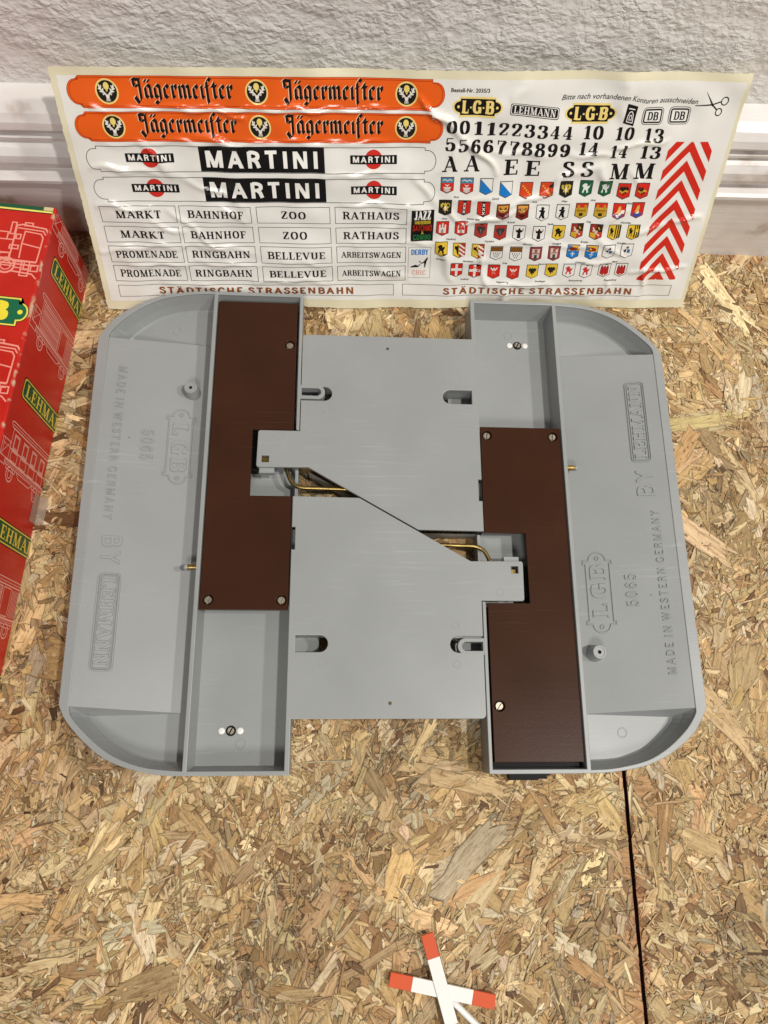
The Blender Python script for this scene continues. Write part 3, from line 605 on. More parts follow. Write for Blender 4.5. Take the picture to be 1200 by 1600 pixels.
cover = [(-110.0, 143.9), (-110.0, -59), (-58.8, -59), (-58.6, 10.7), (-84.0, 10.7), (-84.2, 53.9), (-58.8, 53.9), (-58.8, 143.9)]
scr = [(-105.2, -53.2), (-62.9, -53.2), (-63.1, 113.2)]
V, F = plate_mesh([cover]+[circ(x, y, 3.15, 24) for x, y in scr], -3.8, -1.7, .25)
cov = mesh('cover_plate', V, F, M_BROWN, half)
for x, y in scr:
    bs = MB(); bs.lathe(x, y, [(3.6, -17), (3.6, -4.2), (0.01, -4.2)], 20); bs.out('screw_boss', M_BROWN, half)
hs = MB(); hs.box(-109.0, -59.0, 56.0, 146.2, -17.3, -7.0); hs.box(-108.8, -81.2, 30.0, 56.2, -17.3, -7.4); hs.out('gap_dark_block', M_BLACK, half)  # black block added inside the bay so the gaps round the cover go dark
def screw(x, y, z, ang, r=2.35):
    s = MB(); sl = .38; c, sn = math.cos(ang), math.sin(ang)
    for sg in (1, -1):
        P = []
        a0 = math.asin(sl/r)
        for i in range(13):
            a_ = a0+(math.pi-2*a0)*i/12; P.append((r*math.cos(a_), sg*r*math.sin(a_)))
        Q = [(px*.86, sg*(sl+(abs(py)-sl)*.86)) for px, py in P]
        rot = lambda p, zz: (x+p[0]*c-p[1]*sn, y+p[0]*sn+p[1]*c, zz)
        A = [rot(p, z-.45) for p in P]; B = [rot(q, z) for q in Q]; D = [rot(p, z-1.2) for p in P]
        s.sheet(A, B, True); s.sheet(D, A, True); s.poly(B)
    s.lathe(x, y, [(r, -1.3+z), (r, z-.85), (.01, z-.85)], 20)
    return s
for i, (x, y) in enumerate(scr): screw(x, y, -2.5, [1.45, 1.35, .9][i]).out('screw', M_STEEL, half)
screw(-90.0, -126.2, -16.4, 1.1, 2.1).out('screw', M_STEEL, half)
wm = MB(); wm.lathe(-90.0, -126.2, [(2.9, -17.45), (2.9, -17.2), (.01, -17.2)], 20); wm.out('washer', M_BLACK, half)
for dx in (-5.3, 5.3):  # white discs stand in for two holes that look bright with light
    rv = MB(); rv.lathe(-90.0+dx, -126.2, [(1.95, -17.45), (1.9, -17.15), (1.6, -16.95), (.01, -16.9)], 20); rv.out('bright_hole_disc', M_WHITEP, half, smooth=True)
    rg = MB(); rg.lathe(-90.0+dx, -126.2, [(2.5, -17.46), (2.5, -17.38), (.01, -17.38)], 20); rg.out('bright_hole_rim', M_GREY, half)
ps = MB(); zt = -3.0
ps.lathe(-124.6, 82.3, [(5.2, -13.5), (4.7, -9), (4.05, zt-.3), (3.8, zt), (3.0, zt), (2.8, zt-.35), (1.15, zt-.35), (1.05, zt-4)], 32)
ps.out('screw_post', M_GREY, half)
ph = MB(); ph.lathe(-124.6, 82.3, [(1.06, zt-1.6), (.01, zt-1.6)], 16); ph.out('post_hole', M_BLACK, half)
pn = MB(); pn.lathe(-113.2, (-33.3, -4.6), [(1.75, 0), (1.75, -4.6), (1.5, -5.0), (1.5, -5.4), (.01, -5.4)], 20, 'x'); pn.out('brass_pin', M_BRASS, half)
pt_ = MB(); pt_.lathe(-118.6, (-33.3, -4.6), [(1.1, .2), (1.75, -.2), (1.8, -1.5), (1.2, -2.4), (.01, -2.6)], 20, 'x'); pt_.out('pin_tip', M_GREY, half, smooth=True)
wr = MB(); wr.tube(spline([(-64.5, 44, -7), (-63.4, 33.5, -7), (-61.8, 26.5, -7), (-58.8, 20.8, -7), (-53.8, 18.2, -7), (-46, 17.8, -7), (-30, 17.5, -7), (-4, 16.8, -7)], False, 5), 1.3); wr.out('brass_wire', M_BRASS, half, smooth=True)
bb = MB(); bb.box(73.0, 78.2, -36.4, -33.2, -5.4, -3.4); bb.out('contact_block', M_BRASS, half)
cl = MB(); cl.box(-91.0, -69.5, 148.6, 153.2, -21.2, -13.6); cl.box(-87, -70, 153.1, 154.0, -19.8, -17.5); cl.box(-93.5, -91.0, 148.6, 151.6, -21.0, -15.5); cl.out('track_clip', M_BLACK, half)
# the second half is the same moulding turned round
h2 = half.copy(); COL.objects.link(h2); h2.parent = root; h2.rotation_euler = (0, 0, math.pi)
for ch in list(half.children):
    c = ch.copy(); COL.objects.link(c); c.parent = h2

#@@SHEET
BL, BR, TL_, TR = [Vector(p) for p in ((-187.28, 151.21, -23.3), (212.72, 166.09, -23.3), (-192.19, 222.5, 103.47), (200.82, 232.0, 113.75))]
NS = ((BR-BL).cross(TL_-BL)).normalized()         # towards the viewer
if NS.y > 0: NS = -NS
cre = [(216, 123, 234, 110, .9, 1.3), (235, 110, 256, 90, 1.0, 1.2), (240, 109, 222, 92, .6, 1.6), (253, 102, 292, 100, .5, 1.5), (268, 71, 292, 79, .8, 1.4), (292, 79, 305, 90, .8, 1.3), (305, 90, 322, 92, .6, 1.6),
       (300, 101, 330, 100, .6, 1.4), (328, 105, 344, 106, .7, 1.3), (344, 106, 360, 109, .7, 1.2), (322, 92, 330, 84, .6, 2.0), (245, 60, 268, 64, .5, 1.4), (227, 67, 236, 60, .6, 1.2), (236, 60, 262, 62, .5, 1.2), (262, 62, 285, 72, .4, 1.4), (330, 60, 345, 66, .6, 1.3),
       (224, 46, 232, 22, .8, 2.4), (250, 42, 255, 18, .7, 1.6), (330, 50, 347, 36, .6, 1.3), (376, 61, 395, 63, .8, 1.1), (352, 53, 372, 58, .7, 1.4), (356, 28, 394, 28.5, .8, 1.1), (365, 8, 366, 30, .7, 1.5), (340, 8, 341, 20, .5, 1.4),
       (270, 14, 271, 0, .9, 2.2), (254, 18, 300, 16, .6, 1.6), (300, 12, 330, 9, .5, 1.6), (333, 116, 326, 138, .6, 3.0), (212, 125, 226, 118, .7, 1.4), (244, 118, 262, 128, .5, 3.5), (262, 128, 266, 138, .6, 3.0),
       (10, 92, 50, 89, .6, 1.3), (44, 105, 58, 88, .55, 1.5), (60, 86, 100, 70, .45, 1.5), (52, 66, 68, 50, .55, 1.3), (68, 50, 84, 40, .5, 1.3), (5, 40, 60, 44, .6, 1.4), (60, 44, 100, 40, .4, 1.4), (40, 58, 58, 52, .5, 1.2), (84, 68, 98, 60, .4, 1.4),
       (10, 69, 42, 67, .6, 1.2), (20, 31, 60, 30, .5, 1.3), (64, 32, 104, 30, .45, 1.3), (150, 88, 200, 88.6, .5, 1.3), (160, 70, 215, 69, .45, 1.4), (206, 86, 222, 70, .6, 2.0), (200, 46, 224, 45, .5, 1.6), (170, 45, 200, 60, .4, 1.6),
       (20, 123.5, 210, 123.8, .55, 1.1), (20, 105.6, 205, 106.2, .4, 1.3), (75, 110, 100, 104, .5, 1.5), (92, 122, 104, 119, .6, 1.3), (120, 34, 150, 31, .4, 1.4), (100, 20, 150, 19, .45, 1.3), (40, 18, 120, 8, .35, 2.0), (180, 30, 203, 20, .45, 1.7), (208, 130, 220, 124, .7, 1.3),
       (258, 46, 300, 47, .4, 1.6), (300, 47, 330, 40, .4, 1.5), (230, 74, 262, 73, .35, 1.6), (340, 92, 352, 80, .4, 1.4), (310, 34, 345, 33, .4, 1.3), (235, 33, 260, 34, .4, 1.4)]
GU, GV = 801, 291
gu, gv = np.meshgrid(np.linspace(0, 400, GU), np.linspace(0, 145, GV), indexing='ij')
D = np.zeros_like(gu)
r5 = np.random.default_rng(5)
wu = gu+1.2*np.sin(gv*.31)+.8*np.sin(gu*.23+gv*.17); wv = gv+1.0*np.sin(gu*.27)+.7*np.sin(gv*.35-gu*.11)
for (a0, b0, a1, b1_, am, sg) in cre:
    dx, dy = a1-a0, b1_-b0; ll = dx*dx+dy*dy
    t = np.clip(((wu-a0)*dx+(wv-b0)*dy)/ll, 0, 1); dd = (wu-a0-t*dx)**2+(wv-b0-t*dy)**2
    D += am*2.3*np.exp(-dd/(2*(sg*.95)**2))*(.35+.65*np.sin(math.pi*np.clip(t, .06, .94)))
for _ in range(60):
    a_ = r5.uniform(0, math.pi); f = r5.uniform(.02, .16); D += .42*(.03/f)**.8*np.sin((gu*math.cos(a_)+gv*math.sin(a_))*f*2*math.pi*.35+r5.uniform(0, 6.28))*.5
tv = np.clip((gv-95)/50, 0, 1)**1.6; bv = np.clip((28-gv)/28, 0, 1)**1.5
D += tv*(2.2*np.exp(-((gu-326)/11)**2)-1.6*np.exp(-((gu-300)/14)**2)+1.4*np.exp(-((gu-215)/40)**2)-1.0*np.exp(-((gu-355)/16)**2)+1.0*np.sin(gu*.035))
D += bv*(1.6*np.sin(gu*.03+2.2)+1.2*np.exp(-((gu-272)/14)**2)+.6*np.sin(gu*.09))
D += .9
def disp(u, v):
    x = min(max(u*2, 0), GU-1.001); y = min(max(v*2, 0), GV-1.001); i = int(x); j = int(y); a_ = x-i; c_ = y-j
    return D[i, j]*(1-a_)*(1-c_)+D[i+1, j]*a_*(1-c_)+D[i, j+1]*(1-a_)*c_+D[i+1, j+1]*a_*c_
def warp(u, v, off):
    s = u/400; t = v/145
    p = BL*((1-s)*(1-t))+BR*(s*(1-t))+TL_*((1-s)*t)+TR*(s*t)
    return (p+NS*(disp(u, v)+off))*MM
sheet = empty('sticker_sheet', tuple(BL.lerp(BR, .5)*MM), label='large creased sheet of printed decal stickers leaning on the baseboard', cat='sticker sheet')
S0 = BL.lerp(BR, .5)*MM
def grid_mesh(name, u0, u1, v0, v1, off, m, col, rag=0.0, step=1.0, thick=0):
    nu = int((u1-u0)/step); nv = int((v1-v0)/step); V = []; F = []
    for i in range(nu+1):
        for j in range(nv+1):
            u = u0+(u1-u0)*i/nu; v = v0+(v1-v0)*j/nv
            if rag:
                if i in (0, nu): u += rag*mnoise.noise(Vector((v*.3, i, 0)))
                if j in (0, nv): v += rag*mnoise.noise(Vector((u*.3, j, 5)))
            V.append(warp(u, v, off)-S0)
    k = nv+1
    for i in range(nu):
        for j in range(nv): F.append((i*k+j, (i+1)*k+j, (i+1)*k+j+1, i*k+j+1))
    return mesh(name, V, F, m, sheet, True, cols=[col]*len(F))
grid_mesh('backing_paper', 0, 400, 0, 145, 0, M_VINYL, S(226, 219, 190), .5)
WHT = S(232, 230, 225)
grid_mesh('vinyl_face', 3.4, 397.5, 6.0, 140.6, .10, M_VINYL, WHT, .4)
class Art:
    def __init__(s): s.P = []
    def strokes(s, sts, col, layer=1):
        for k, st in enumerate(sts):
            for q in st: s.P.append((q, col, layer+.03*(k % 9)))
        return s
    def poly(s, pts, col, layer=1, cut=1.0):
        us = [p[0] for p in pts]; vs = [p[1] for p in pts]
        bm = bmesh.new(); f = bm.faces.new([bm.verts.new((p[0], p[1], 0)) for p in pts]); bmesh.ops.triangulate(bm, faces=[f])
        for ax, lo, hi in ((0, min(us), max(us)), (1, min(vs), max(vs))):
            x = math.floor(lo/cut)*cut+cut
            while x < hi-1e-4:
                n = (1, 0, 0) if ax == 0 else (0, 1, 0); co = (x, 0, 0) if ax == 0 else (0, x, 0)
                bmesh.ops.bisect_plane(bm, geom=bm.verts[:]+bm.edges[:]+bm.faces[:], plane_co=co, plane_no=n, dist=1e-5); x += cut
        for f in bm.faces: s.P.append((tuple((v.co.x, v.co.y) for v in f.verts), col, layer))
        bm.free(); return s
    def rect(s, u0, u1, v0, v1, col, layer=1):
        nu = max(1, int(math.ceil(u1-u0))); nv = max(1, int(math.ceil(v1-v0)))
        for i in range(nu):
            for j in range(nv):
                a_, c_ = u0+(u1-u0)*i/nu, u0+(u1-u0)*(i+1)/nu; e_, f_ = v0+(v1-v0)*j/nv, v0+(v1-v0)*(j+1)/nv
                s.P.append((((a_, e_), (c_, e_), (c_, f_), (a_, f_)), col, layer))
        return s
    def line(s, pts, wd, col, layer=1):
        Q = []; s.n = getattr(s, 'n', 0)+1; layer = layer+.025*(s.n % 23)
        for a_, c_ in zip(pts[:-1], pts[1:]):
            n = max(1, int(math.hypot(c_[0]-a_[0], c_[1]-a_[1])/1.5))
            Q += [(a_[0]+(c_[0]-a_[0])*i/n, a_[1]+(c_[1]-a_[1])*i/n) for i in range(n)]
        Q.append(pts[-1])
        for q in strip(Q, lambda x, y: wd): s.P.append((tuple((p.x, p.y) for p in q), col, layer))
        return s
    def frame(s, u0, u1, v0, v1, wd, col, layer=1): return s.line([(u0, v0), (u1, v0), (u1, v1), (u0, v1), (u0, v0)], wd, col, layer)
    def disc(s, u, v, ru, rv, col, layer=1, n=24): return s.poly([(u+ru*math.cos(2*math.pi*i/n), v+rv*math.sin(2*math.pi*i/n)) for i in range(n)], col, layer)
    def out(s, name, label=None, fn=None, parent=None, m=None):
        V = []; F = []; Cc = []
        if not fn:
            P2 = []
            for q, col, ly in s.P:
                if len(q) == 4:
                    la = max(math.dist(q[0], q[3]), math.dist(q[1], q[2])); lb = max(math.dist(q[0], q[1]), math.dist(q[3], q[2]))
                    na = max(1, math.ceil(la/1.05)); nb = max(1, math.ceil(lb/1.05))
                    if na*nb > 1:
                        g = lambda i, j: tuple((q[0][k]*(1-i/nb)+q[1][k]*i/nb)*(1-j/na)+(q[3][k]*(1-i/nb)+q[2][k]*i/nb)*j/na for k in (0, 1))
                        for i in range(nb):
                            for j in range(na): P2.append(((g(i, j), g(i+1, j), g(i+1, j+1), g(i, j+1)), col, ly))
                        continue
                P2.append((q, col, ly))
            s.P = P2
        for q, col, ly in s.P:
            a_ = sum(q[i][0]*q[(i+1) % len(q)][1]-q[(i+1) % len(q)][0]*q[i][1] for i in range(len(q)))
            if a_ < 0: q = q[::-1]
            k = len(V)
            for u, v in q: V.append(fn(u, v, ly) if fn else warp(u, v, .19+.05*ly)-S0)
            F.append(tuple(range(k, k+len(q)))); Cc.append(col)
        o = mesh(name, V, F, m or M_VINYL, parent or sheet, False, cols=Cc)
        if label: o['label'] = label
        return o
ORG = S(232, 96, 24); ORD = S(176, 52, 14); BLK_ = S(22, 18, 18); RED = S(206, 44, 28); YEL = S(226, 190, 60); CRM = S(240, 214, 130)
COP = S(150, 82, 36); GRN = S(26, 92, 62); BLU = S(26, 120, 196); GLD = S(206, 160, 50)
def lobe(u, v0, v1, sg, ins=0.0):
    """rounded decorative end of a banner; returns outline points from (u,v1) to (u,v0) on side sg"""
    h = v1-v0; c = (v0+v1)/2; r = h*.36-ins
    pts = [(u, v1-ins), (u, v1-h*.10-ins*.3), (u+sg*(1.8-ins*.4), v1-h*.10-ins*.6)]
    pts += [(u+sg*(1.8-ins*.4)+sg*r*.95*math.cos(math.radians(t)), c+(h*.40-ins*.6)*math.sin(math.radians(t))) for t in range(90, -91, -15)][1:-1]
    pts += [(u+sg*(1.8-ins*.4), v0+h*.10+ins*.6), (u, v0+h*.10+ins*.3), (u, v0+ins)]
    return pts
def emblem(a_, u, v, r):
    a_.disc(u, v, r, r, CRM, 2, 28); a_.disc(u, v, r*.86, r*.86, S(30, 24, 22), 3, 28)
    w_ = S(236, 232, 222)
    a_.disc(u, v+r*.42, r*.25, r*.30, S(238, 216, 120), 4, 12); a_.poly([(u-r*.10, v+r*.2), (u+r*.10, v+r*.2), (u+r*.05, v-.02*r), (u-r*.05, v-.02*r)], S(226, 200, 100), 4)
    a_.poly([(u-r*.18, v-r*.24), (u+r*.18, v-r*.24), (u+r*.12, v-r*.5), (u+r*.06, v-r*.56), (u-r*.06, v-r*.56), (u-r*.12, v-r*.5)], w_, 5)
    a_.poly([(u-r*.16, v-r*.54), (u+r*.16, v-r*.54), (u+r*.2, v-r*.76), (u-r*.2, v-r*.76)], S(190, 184, 172), 4)
    for sg in (-1, 1):
        a_.poly([(u+sg*r*.14, v-r*.22), (u+sg*r*.44, v-r*.12), (u+sg*r*.36, v-r*.30)], S(214, 206, 192), 5)
        a_.line([(u+sg*r*.12, v-r*.24), (u+sg*r*.36, v+r*.0), (u+sg*r*.58, v+r*.22), (u+sg*r*.62, v+r*.52)], r*.13, w_, 4)
        for x, y, x2, y2 in ((.36, 0, .30, .24), (.52, .16, .44, .46), (.3, -.06, .62, .0), (.5, .14, .72, .22)):
            a_.line([(u+sg*r*x, v+r*y), (u+sg*r*x2, v+r*y2)], r*.09, w_, 4.2)
for v0, v1, bl in ((124.6, 140.6, 129.4), (106.7, 122.6, 111.6)):
    A = Art(); A.rect(14.8, 214.4, v0, v1, ORG, 1)
    for u, sg in ((14.8, -1), (214.4, 1)): A.poly(lobe(u, v0, v1, sg), ORG, 1)
    o2 = lobe(14.8, v0, v1, -1, .9); o3 = lobe(214.4, v0, v1, 1, .9)[::-1]
    A.line(o2+o3+[o2[0]], .34, ORD, 2)
    A.line(lobe(14.8, v0, v1, -1, .0)+lobe(214.4, v0, v1, 1, .0)[::-1]+[(14.8, v1)], .28, ORD, 2)
    for u in (29.6, 113.7, 199.6): emblem(A, u, (v0+v1)/2+.2, 6.5)
    for u0, u1 in ((43.5, 100.5), (128.2, 186.2)):
        A.strokes(blackletter('Jägermeifter', u0-.5, u1-.5, bl+.1, 6.8), S(236, 196, 160), 2)
        A.strokes(blackletter('Jägermeifter', u0, u1, bl, 6.8), S(30, 14, 10), 3)
    A.out('banner_sticker', 'orange banner sticker with black gothic lettering')
for v0, v1 in ((89.6, 104.0), (71.6, 86.2)):
    A = Art()
    A.line(lobe(16.2, v0, v1, -1)+lobe(211.6, v0, v1, 1)[::-1]+[(16.2, v1)], .32, S(50, 48, 46), 1)
    A.rect(75.8, 150.5, v0+.3, v1+.3, S(16, 15, 15), 1)
    A.strokes(fit('MARTINI', 79, 147.5, v0+2.6, 9.4, T=.23, t=.21, serif=False, gap=.17), S(240, 238, 233), 2)
    for u in (46.3, 180.3):
        A.disc(u, (v0+v1)/2+.6, 5.4, 5.6, S(206, 48, 38), 1); A.rect(u-14.2, u+14.2, (v0+v1)/2-2.0, (v0+v1)/2+3.0, S(18, 16, 16), 2)
        A.strokes(fit('MARTINI', u-12.8, u+12.8, (v0+v1)/2-1.1, 3.3, T=.22, t=.20, serif=False, gap=.17), S(240, 238, 233), 3)
    A.out('banner_sticker', 'white banner sticker with bold white word on a black block')
rows = [(58.6, 68.8, ['MARKT', 'BAHNHOF', 'ZOO', 'RATHAUS']), (45.6, 55.8, ['MARKT', 'BAHNHOF', 'ZOO', 'RATHAUS']), (32.4, 43.2, ['PROMENADE', 'RINGBAHN', 'BELLEVUE', 'ARBEITSWAGEN']), (19.6, 29.9, ['PROMENADE', 'RINGBAHN', 'BELLEVUE', 'ARBEITSWAGEN'])]
cols_ = [(9.6, 56.0), (58.3, 102.6), (106.2, 152.2), (155.6, 201.0)]
wid = {'MARKT': 28, 'BAHNHOF': 35, 'ZOO': 16, 'RATHAUS': 36, 'PROMENADE': 39, 'RINGBAHN': 37.5, 'BELLEVUE': 37.5, 'ARBEITSWAGEN': 39.5}
for v0, v1, ws in rows:
    for (u0, u1), wd in zip(cols_, ws):
        A = Art(); A.frame(u0, u1, v0, v1, .3, S(70, 68, 66)); c = (u0+u1)/2; h = 4.7 if wd != 'ARBEITSWAGEN' else 3.9
        A.strokes(fit(wd, c-wid[wd]/2, c+wid[wd]/2, (v0+v1)/2-h/2, h, T=.21, t=.09, gap=.10), BLK_, 2); A.out('name_sticker')
for u0, u1, a0, a1 in ((10.3, 193.1, 36, 166), (199.3, 387.3, 227, 359.5)):
    A = Art(); A.frame(u0, u1, 9.2, 16.8, .3, S(96, 84, 74))
    s1 = fit('STÄDTISCHE STRASSENBAHN', a0, a1, 10.6, 4.3, T=.19, t=.17, serif=False, gap=.20)
    A.strokes(place(s1, .25, -.22), S(70, 30, 20), 2); A.strokes(s1, COP, 3); A.out('strip_sticker')
A = Art(); A.rect(204, 218.6, 47.2, 68.2, S(16, 14, 14), 1)
A.strokes(fit('JAZZ', 206, 216.6, 62.2, 5.6, T=.3, t=.12), S(240, 238, 233), 2); A.rect(206, 216.6, 59.0, 61.6, S(120, 100, 20), 2); A.strokes(fit('JAM SESSION', 206.3, 216.4, 59.2, 2.2, T=.2, t=.16, serif=False), S(222, 196, 50), 3)
A.strokes(fit('SATCHMO', 205.2, 217.6, 54.0, 4.2, T=.26, t=.16, serif=False), S(198, 50, 26), 2); A.strokes(fit('&', 210.6, 212.6, 51.6, 2.0, T=.16, t=.12), S(200, 190, 60), 2)
A.strokes(fit('COMBO', 205.6, 217.2, 48.0, 3.2, T=.26, t=.16, serif=False), S(30, 110, 58), 2); A.out('poster_sticker', 'black poster sticker with white, yellow, red and green words')
A = Art(); A.frame(202.9, 217.7, 21.6, 43.0, .25, S(150, 146, 142)); A.strokes(fit('DERBY', 204.6, 216.2, 37.8, 3.6, T=.28, t=.13), BLU, 2)
A.poly([(204.4, 29.2), (208, 30.6), (209.4, 29.8), (213.4, 33.0), (215.6, 36.2), (216.0, 35.0), (215.2, 33.2), (214.3, 28.6), (213.8, 28.6), (213.6, 32.0), (211.4, 31.0), (209.6, 28.8), (204.6, 28.6)], BLK_, 2)
A.line([(210.2, 33.2), (211.6, 32.0)], .5, BLK_, 3); A.strokes(fit('CHIC', 205.6, 214.8, 23.6, 3.2, T=.2, t=.14), S(222, 170, 156), 2); A.out('poster_sticker', 'small white poster sticker with a black high heeled shoe')
# names, logos and numerals
A = Art(); q, wd = caption('Bestell-Nr. 2035/3', 2.9, 0, .018); k = 22.3/wd; A.strokes([[tuple((225.3+x*k, 134.3+y) for x, y in f) for f in s] for s in q], BLK_); A.out('printed_note')
A = Art(); q, wd = caption('Bitte nach vorhandenen Konturen ausschneiden', 4.1, .25, .004); k = 81/wd
A.strokes([[tuple((291+x*k, 130.0+y+1.1*math.sin(x*k*.055)-1.6*math.exp(-((x*k-52)/9)**2)) for x, y in f) for f in s] for s in q], BLK_); A.out('printed_note')
def plaque(A, u0, u1, v0, v1, slope, fg, bg, text='L·G·B', edge=None, layer=1):
    h = v1-v0; c = (v0+v1)/2; sk = lambda u, v: (u, v+slope*(u-u0)); L_ = u0+h*.42; R_ = u1-h*.42
    def shp(i):
        p = [(L_+i*.3, v1-i), (R_-i*.3, v1-i), (R_-i*.3, v1-h*.16-i*.5)]+[(R_+(h*.40-i)*math.cos(math.radians(t)), c+(h*.33-i*.7)*math.sin(math.radians(t))) for t in range(80, -81, -20)]+[(R_-i*.3, v0+h*.16+i*.5), (R_-i*.3, v0+i), (L_+i*.3, v0+i), (L_+i*.3, v0+h*.16+i*.5)]+[(L_-(h*.40-i)*math.cos(math.radians(t)), c-(h*.33-i*.7)*math.sin(math.radians(t))) for t in range(80, -81, -20)]+[(L_+i*.3, v1-h*.16-i*.5)]
        return [sk(*q_) for q_ in p]
    A.poly(shp(0), edge or fg, layer, 2); A.poly(shp(h*.10), bg, layer+1, 2)
    s_ = fit(text, L_+h*.12, R_-h*.12, v0+h*.19, h*.62, T=.31, t=.14, gap=.03, st=.13); A.strokes([[tuple(sk(*p) for p in f) for f in s] for s in s_], fg, layer+2)
    for u in (L_-h*.08, R_+h*.08): A.disc(*sk(u, c), h*.07, h*.07, fg, layer+2, 10)
    return A
plaque(Art(), 226.3, 256.3, 121.4, 132.2, -.01, CRM, BLK_).out('logo_sticker', 'black and yellow logo sticker set straight')
plaque(Art(), 294.0, 325.0, 117.6, 128.4, .02, CRM, BLK_).out('logo_sticker', 'black and yellow logo sticker set beside the shields of two letters')
def rrect(A, u0, u1, v0, v1, r, col, layer, sl=0, sh=0):
    p = arc(u1-r, v1-r, r, 90, 0, 3)+arc(u1-r, v0+r, r, 0, -90, 3)+arc(u0+r, v0+r, r, 270, 180, 3)+arc(u0+r, v1-r, r, 180, 90, 3)
    A.poly([(u+sh*(v-v0), v+sl*(u-u0)) for u, v in p], col, layer, 2)
A = Art()
for i, c in ((0, BLK_), (.35, WHT), (.8, BLK_)): rrect(A, 260.7+i, 290.6-i, 122.6+i, 129.0-i, 1.2, c, 1+i*2, -.10)
s_ = fit('LEHMANN', 262.8, 288.6, 123.9, 3.9, T=.2, t=.09); A.strokes([[tuple((u, v-.10*(u-260.7)) for u, v in f) for f in s] for s in s_], WHT, 5); A.out('logo_sticker', 'black name sticker with white capitals in a rounded frame')
A = Art(); A.poly([(329.6, 118.6), (336.4, 116.8), (337.2, 127.2), (330.4, 129.0)], BLK_, 1); w_ = S(226, 224, 220)
A.line([(331.4, 119.4), (331.6, 122.4), (332.6, 124.4), (334.0, 124.6), (335.0, 123.0), (335.2, 118.6), (331.4, 119.4)], .5, w_, 2); A.line([(332.6, 120.4), (332.8, 122.6), (334.0, 122.8), (334.2, 120.2), (332.6, 120.4)], .4, w_, 2); A.line([(331.6, 126.4), (335.6, 125.6)], .6, w_, 2); A.out('logo_sticker', 'small black square sticker with a white bell sign')
for u0, v0 in ((341, 117.4), (356.8, 118.0)):
    A = Art()
    for i, c in ((0, BLK_), (.35, WHT), (.85, BLK_), (1.7, WHT)): rrect(A, u0+i, u0+12.6-i, v0+i, v0+9.2-i, max(.5, 2.2-i), c, 1+i*2, .02)
    A.strokes(fit('DB', u0+3.2, u0+9.6, v0+2.5, 4.3, T=.24, t=.11), BLK_, 6); A.out('logo_sticker', 'rounded black and white sticker with two letters')
A = Art(); A.poly([(371, 128.3), (381.4, 129.4), (381.6, 128.6), (371, 127.9)], BLK_, 1); A.poly([(375.1, 136.0), (381.9, 128.4), (380.9, 128.0)], BLK_, 1.2); A.line([(381, 129), (385.8, 130.4)], .7, BLK_, 1.3); A.line([(381.4, 128.4), (384.4, 126.2)], .7, BLK_, 1.4)
A.line(circ(388.0, 130.7, 2.1, 14)+[(390.1, 130.7)], .55, BLK_, 1); A.line(circ(385.9, 125.0, 1.9, 14)+[(387.8, 125.0)], .55, BLK_, 1.1); A.out('scissors_mark')
A = Art()
for i, ch in enumerate('0011223344'): A.strokes(fit(ch, 223.4+i*7.86, 230.2+i*7.86, 112.6-i*.40, 7.2, T=.22, t=.07), BLK_)
for i, ch in enumerate('5566778899'): A.strokes(fit(ch, 222.9+i*7.92, 229.8+i*7.92, 102.6-i*.42, 7.6, T=.22, t=.07), BLK_)
for ch, u0, u1, v in (('10', 306.6, 319.4, 109.5), ('10', 326.2, 338.6, 109), ('13', 344.4, 356.4, 108.2), ('14', 305.4, 318.2, 100.5), ('14', 325.4, 337.0, 98.8), ('13', 344, 357, 98.8)): A.strokes(fit(ch, u0, u1, v, 7.3, T=.22, t=.07), BLK_)
A.out('numeral_stickers')
A = Art()
for ch, u0, u1, v in (('A', 222.6, 231.4, 91.0), ('A', 236.2, 245.2, 91.0), ('E', 260.8, 269.8, 89.0), ('E', 274.4, 283.6, 88.2), ('S', 297.8, 305.2, 87.5), ('S', 309.6, 317.2, 87.6), ('M', 328.2, 340.0, 86.6), ('M', 343.4, 356.0, 87.2)): A.strokes(fit(ch, u0, u1, v, 9.0, T=.22, t=.08), BLK_)
A.out('letter_stickers')
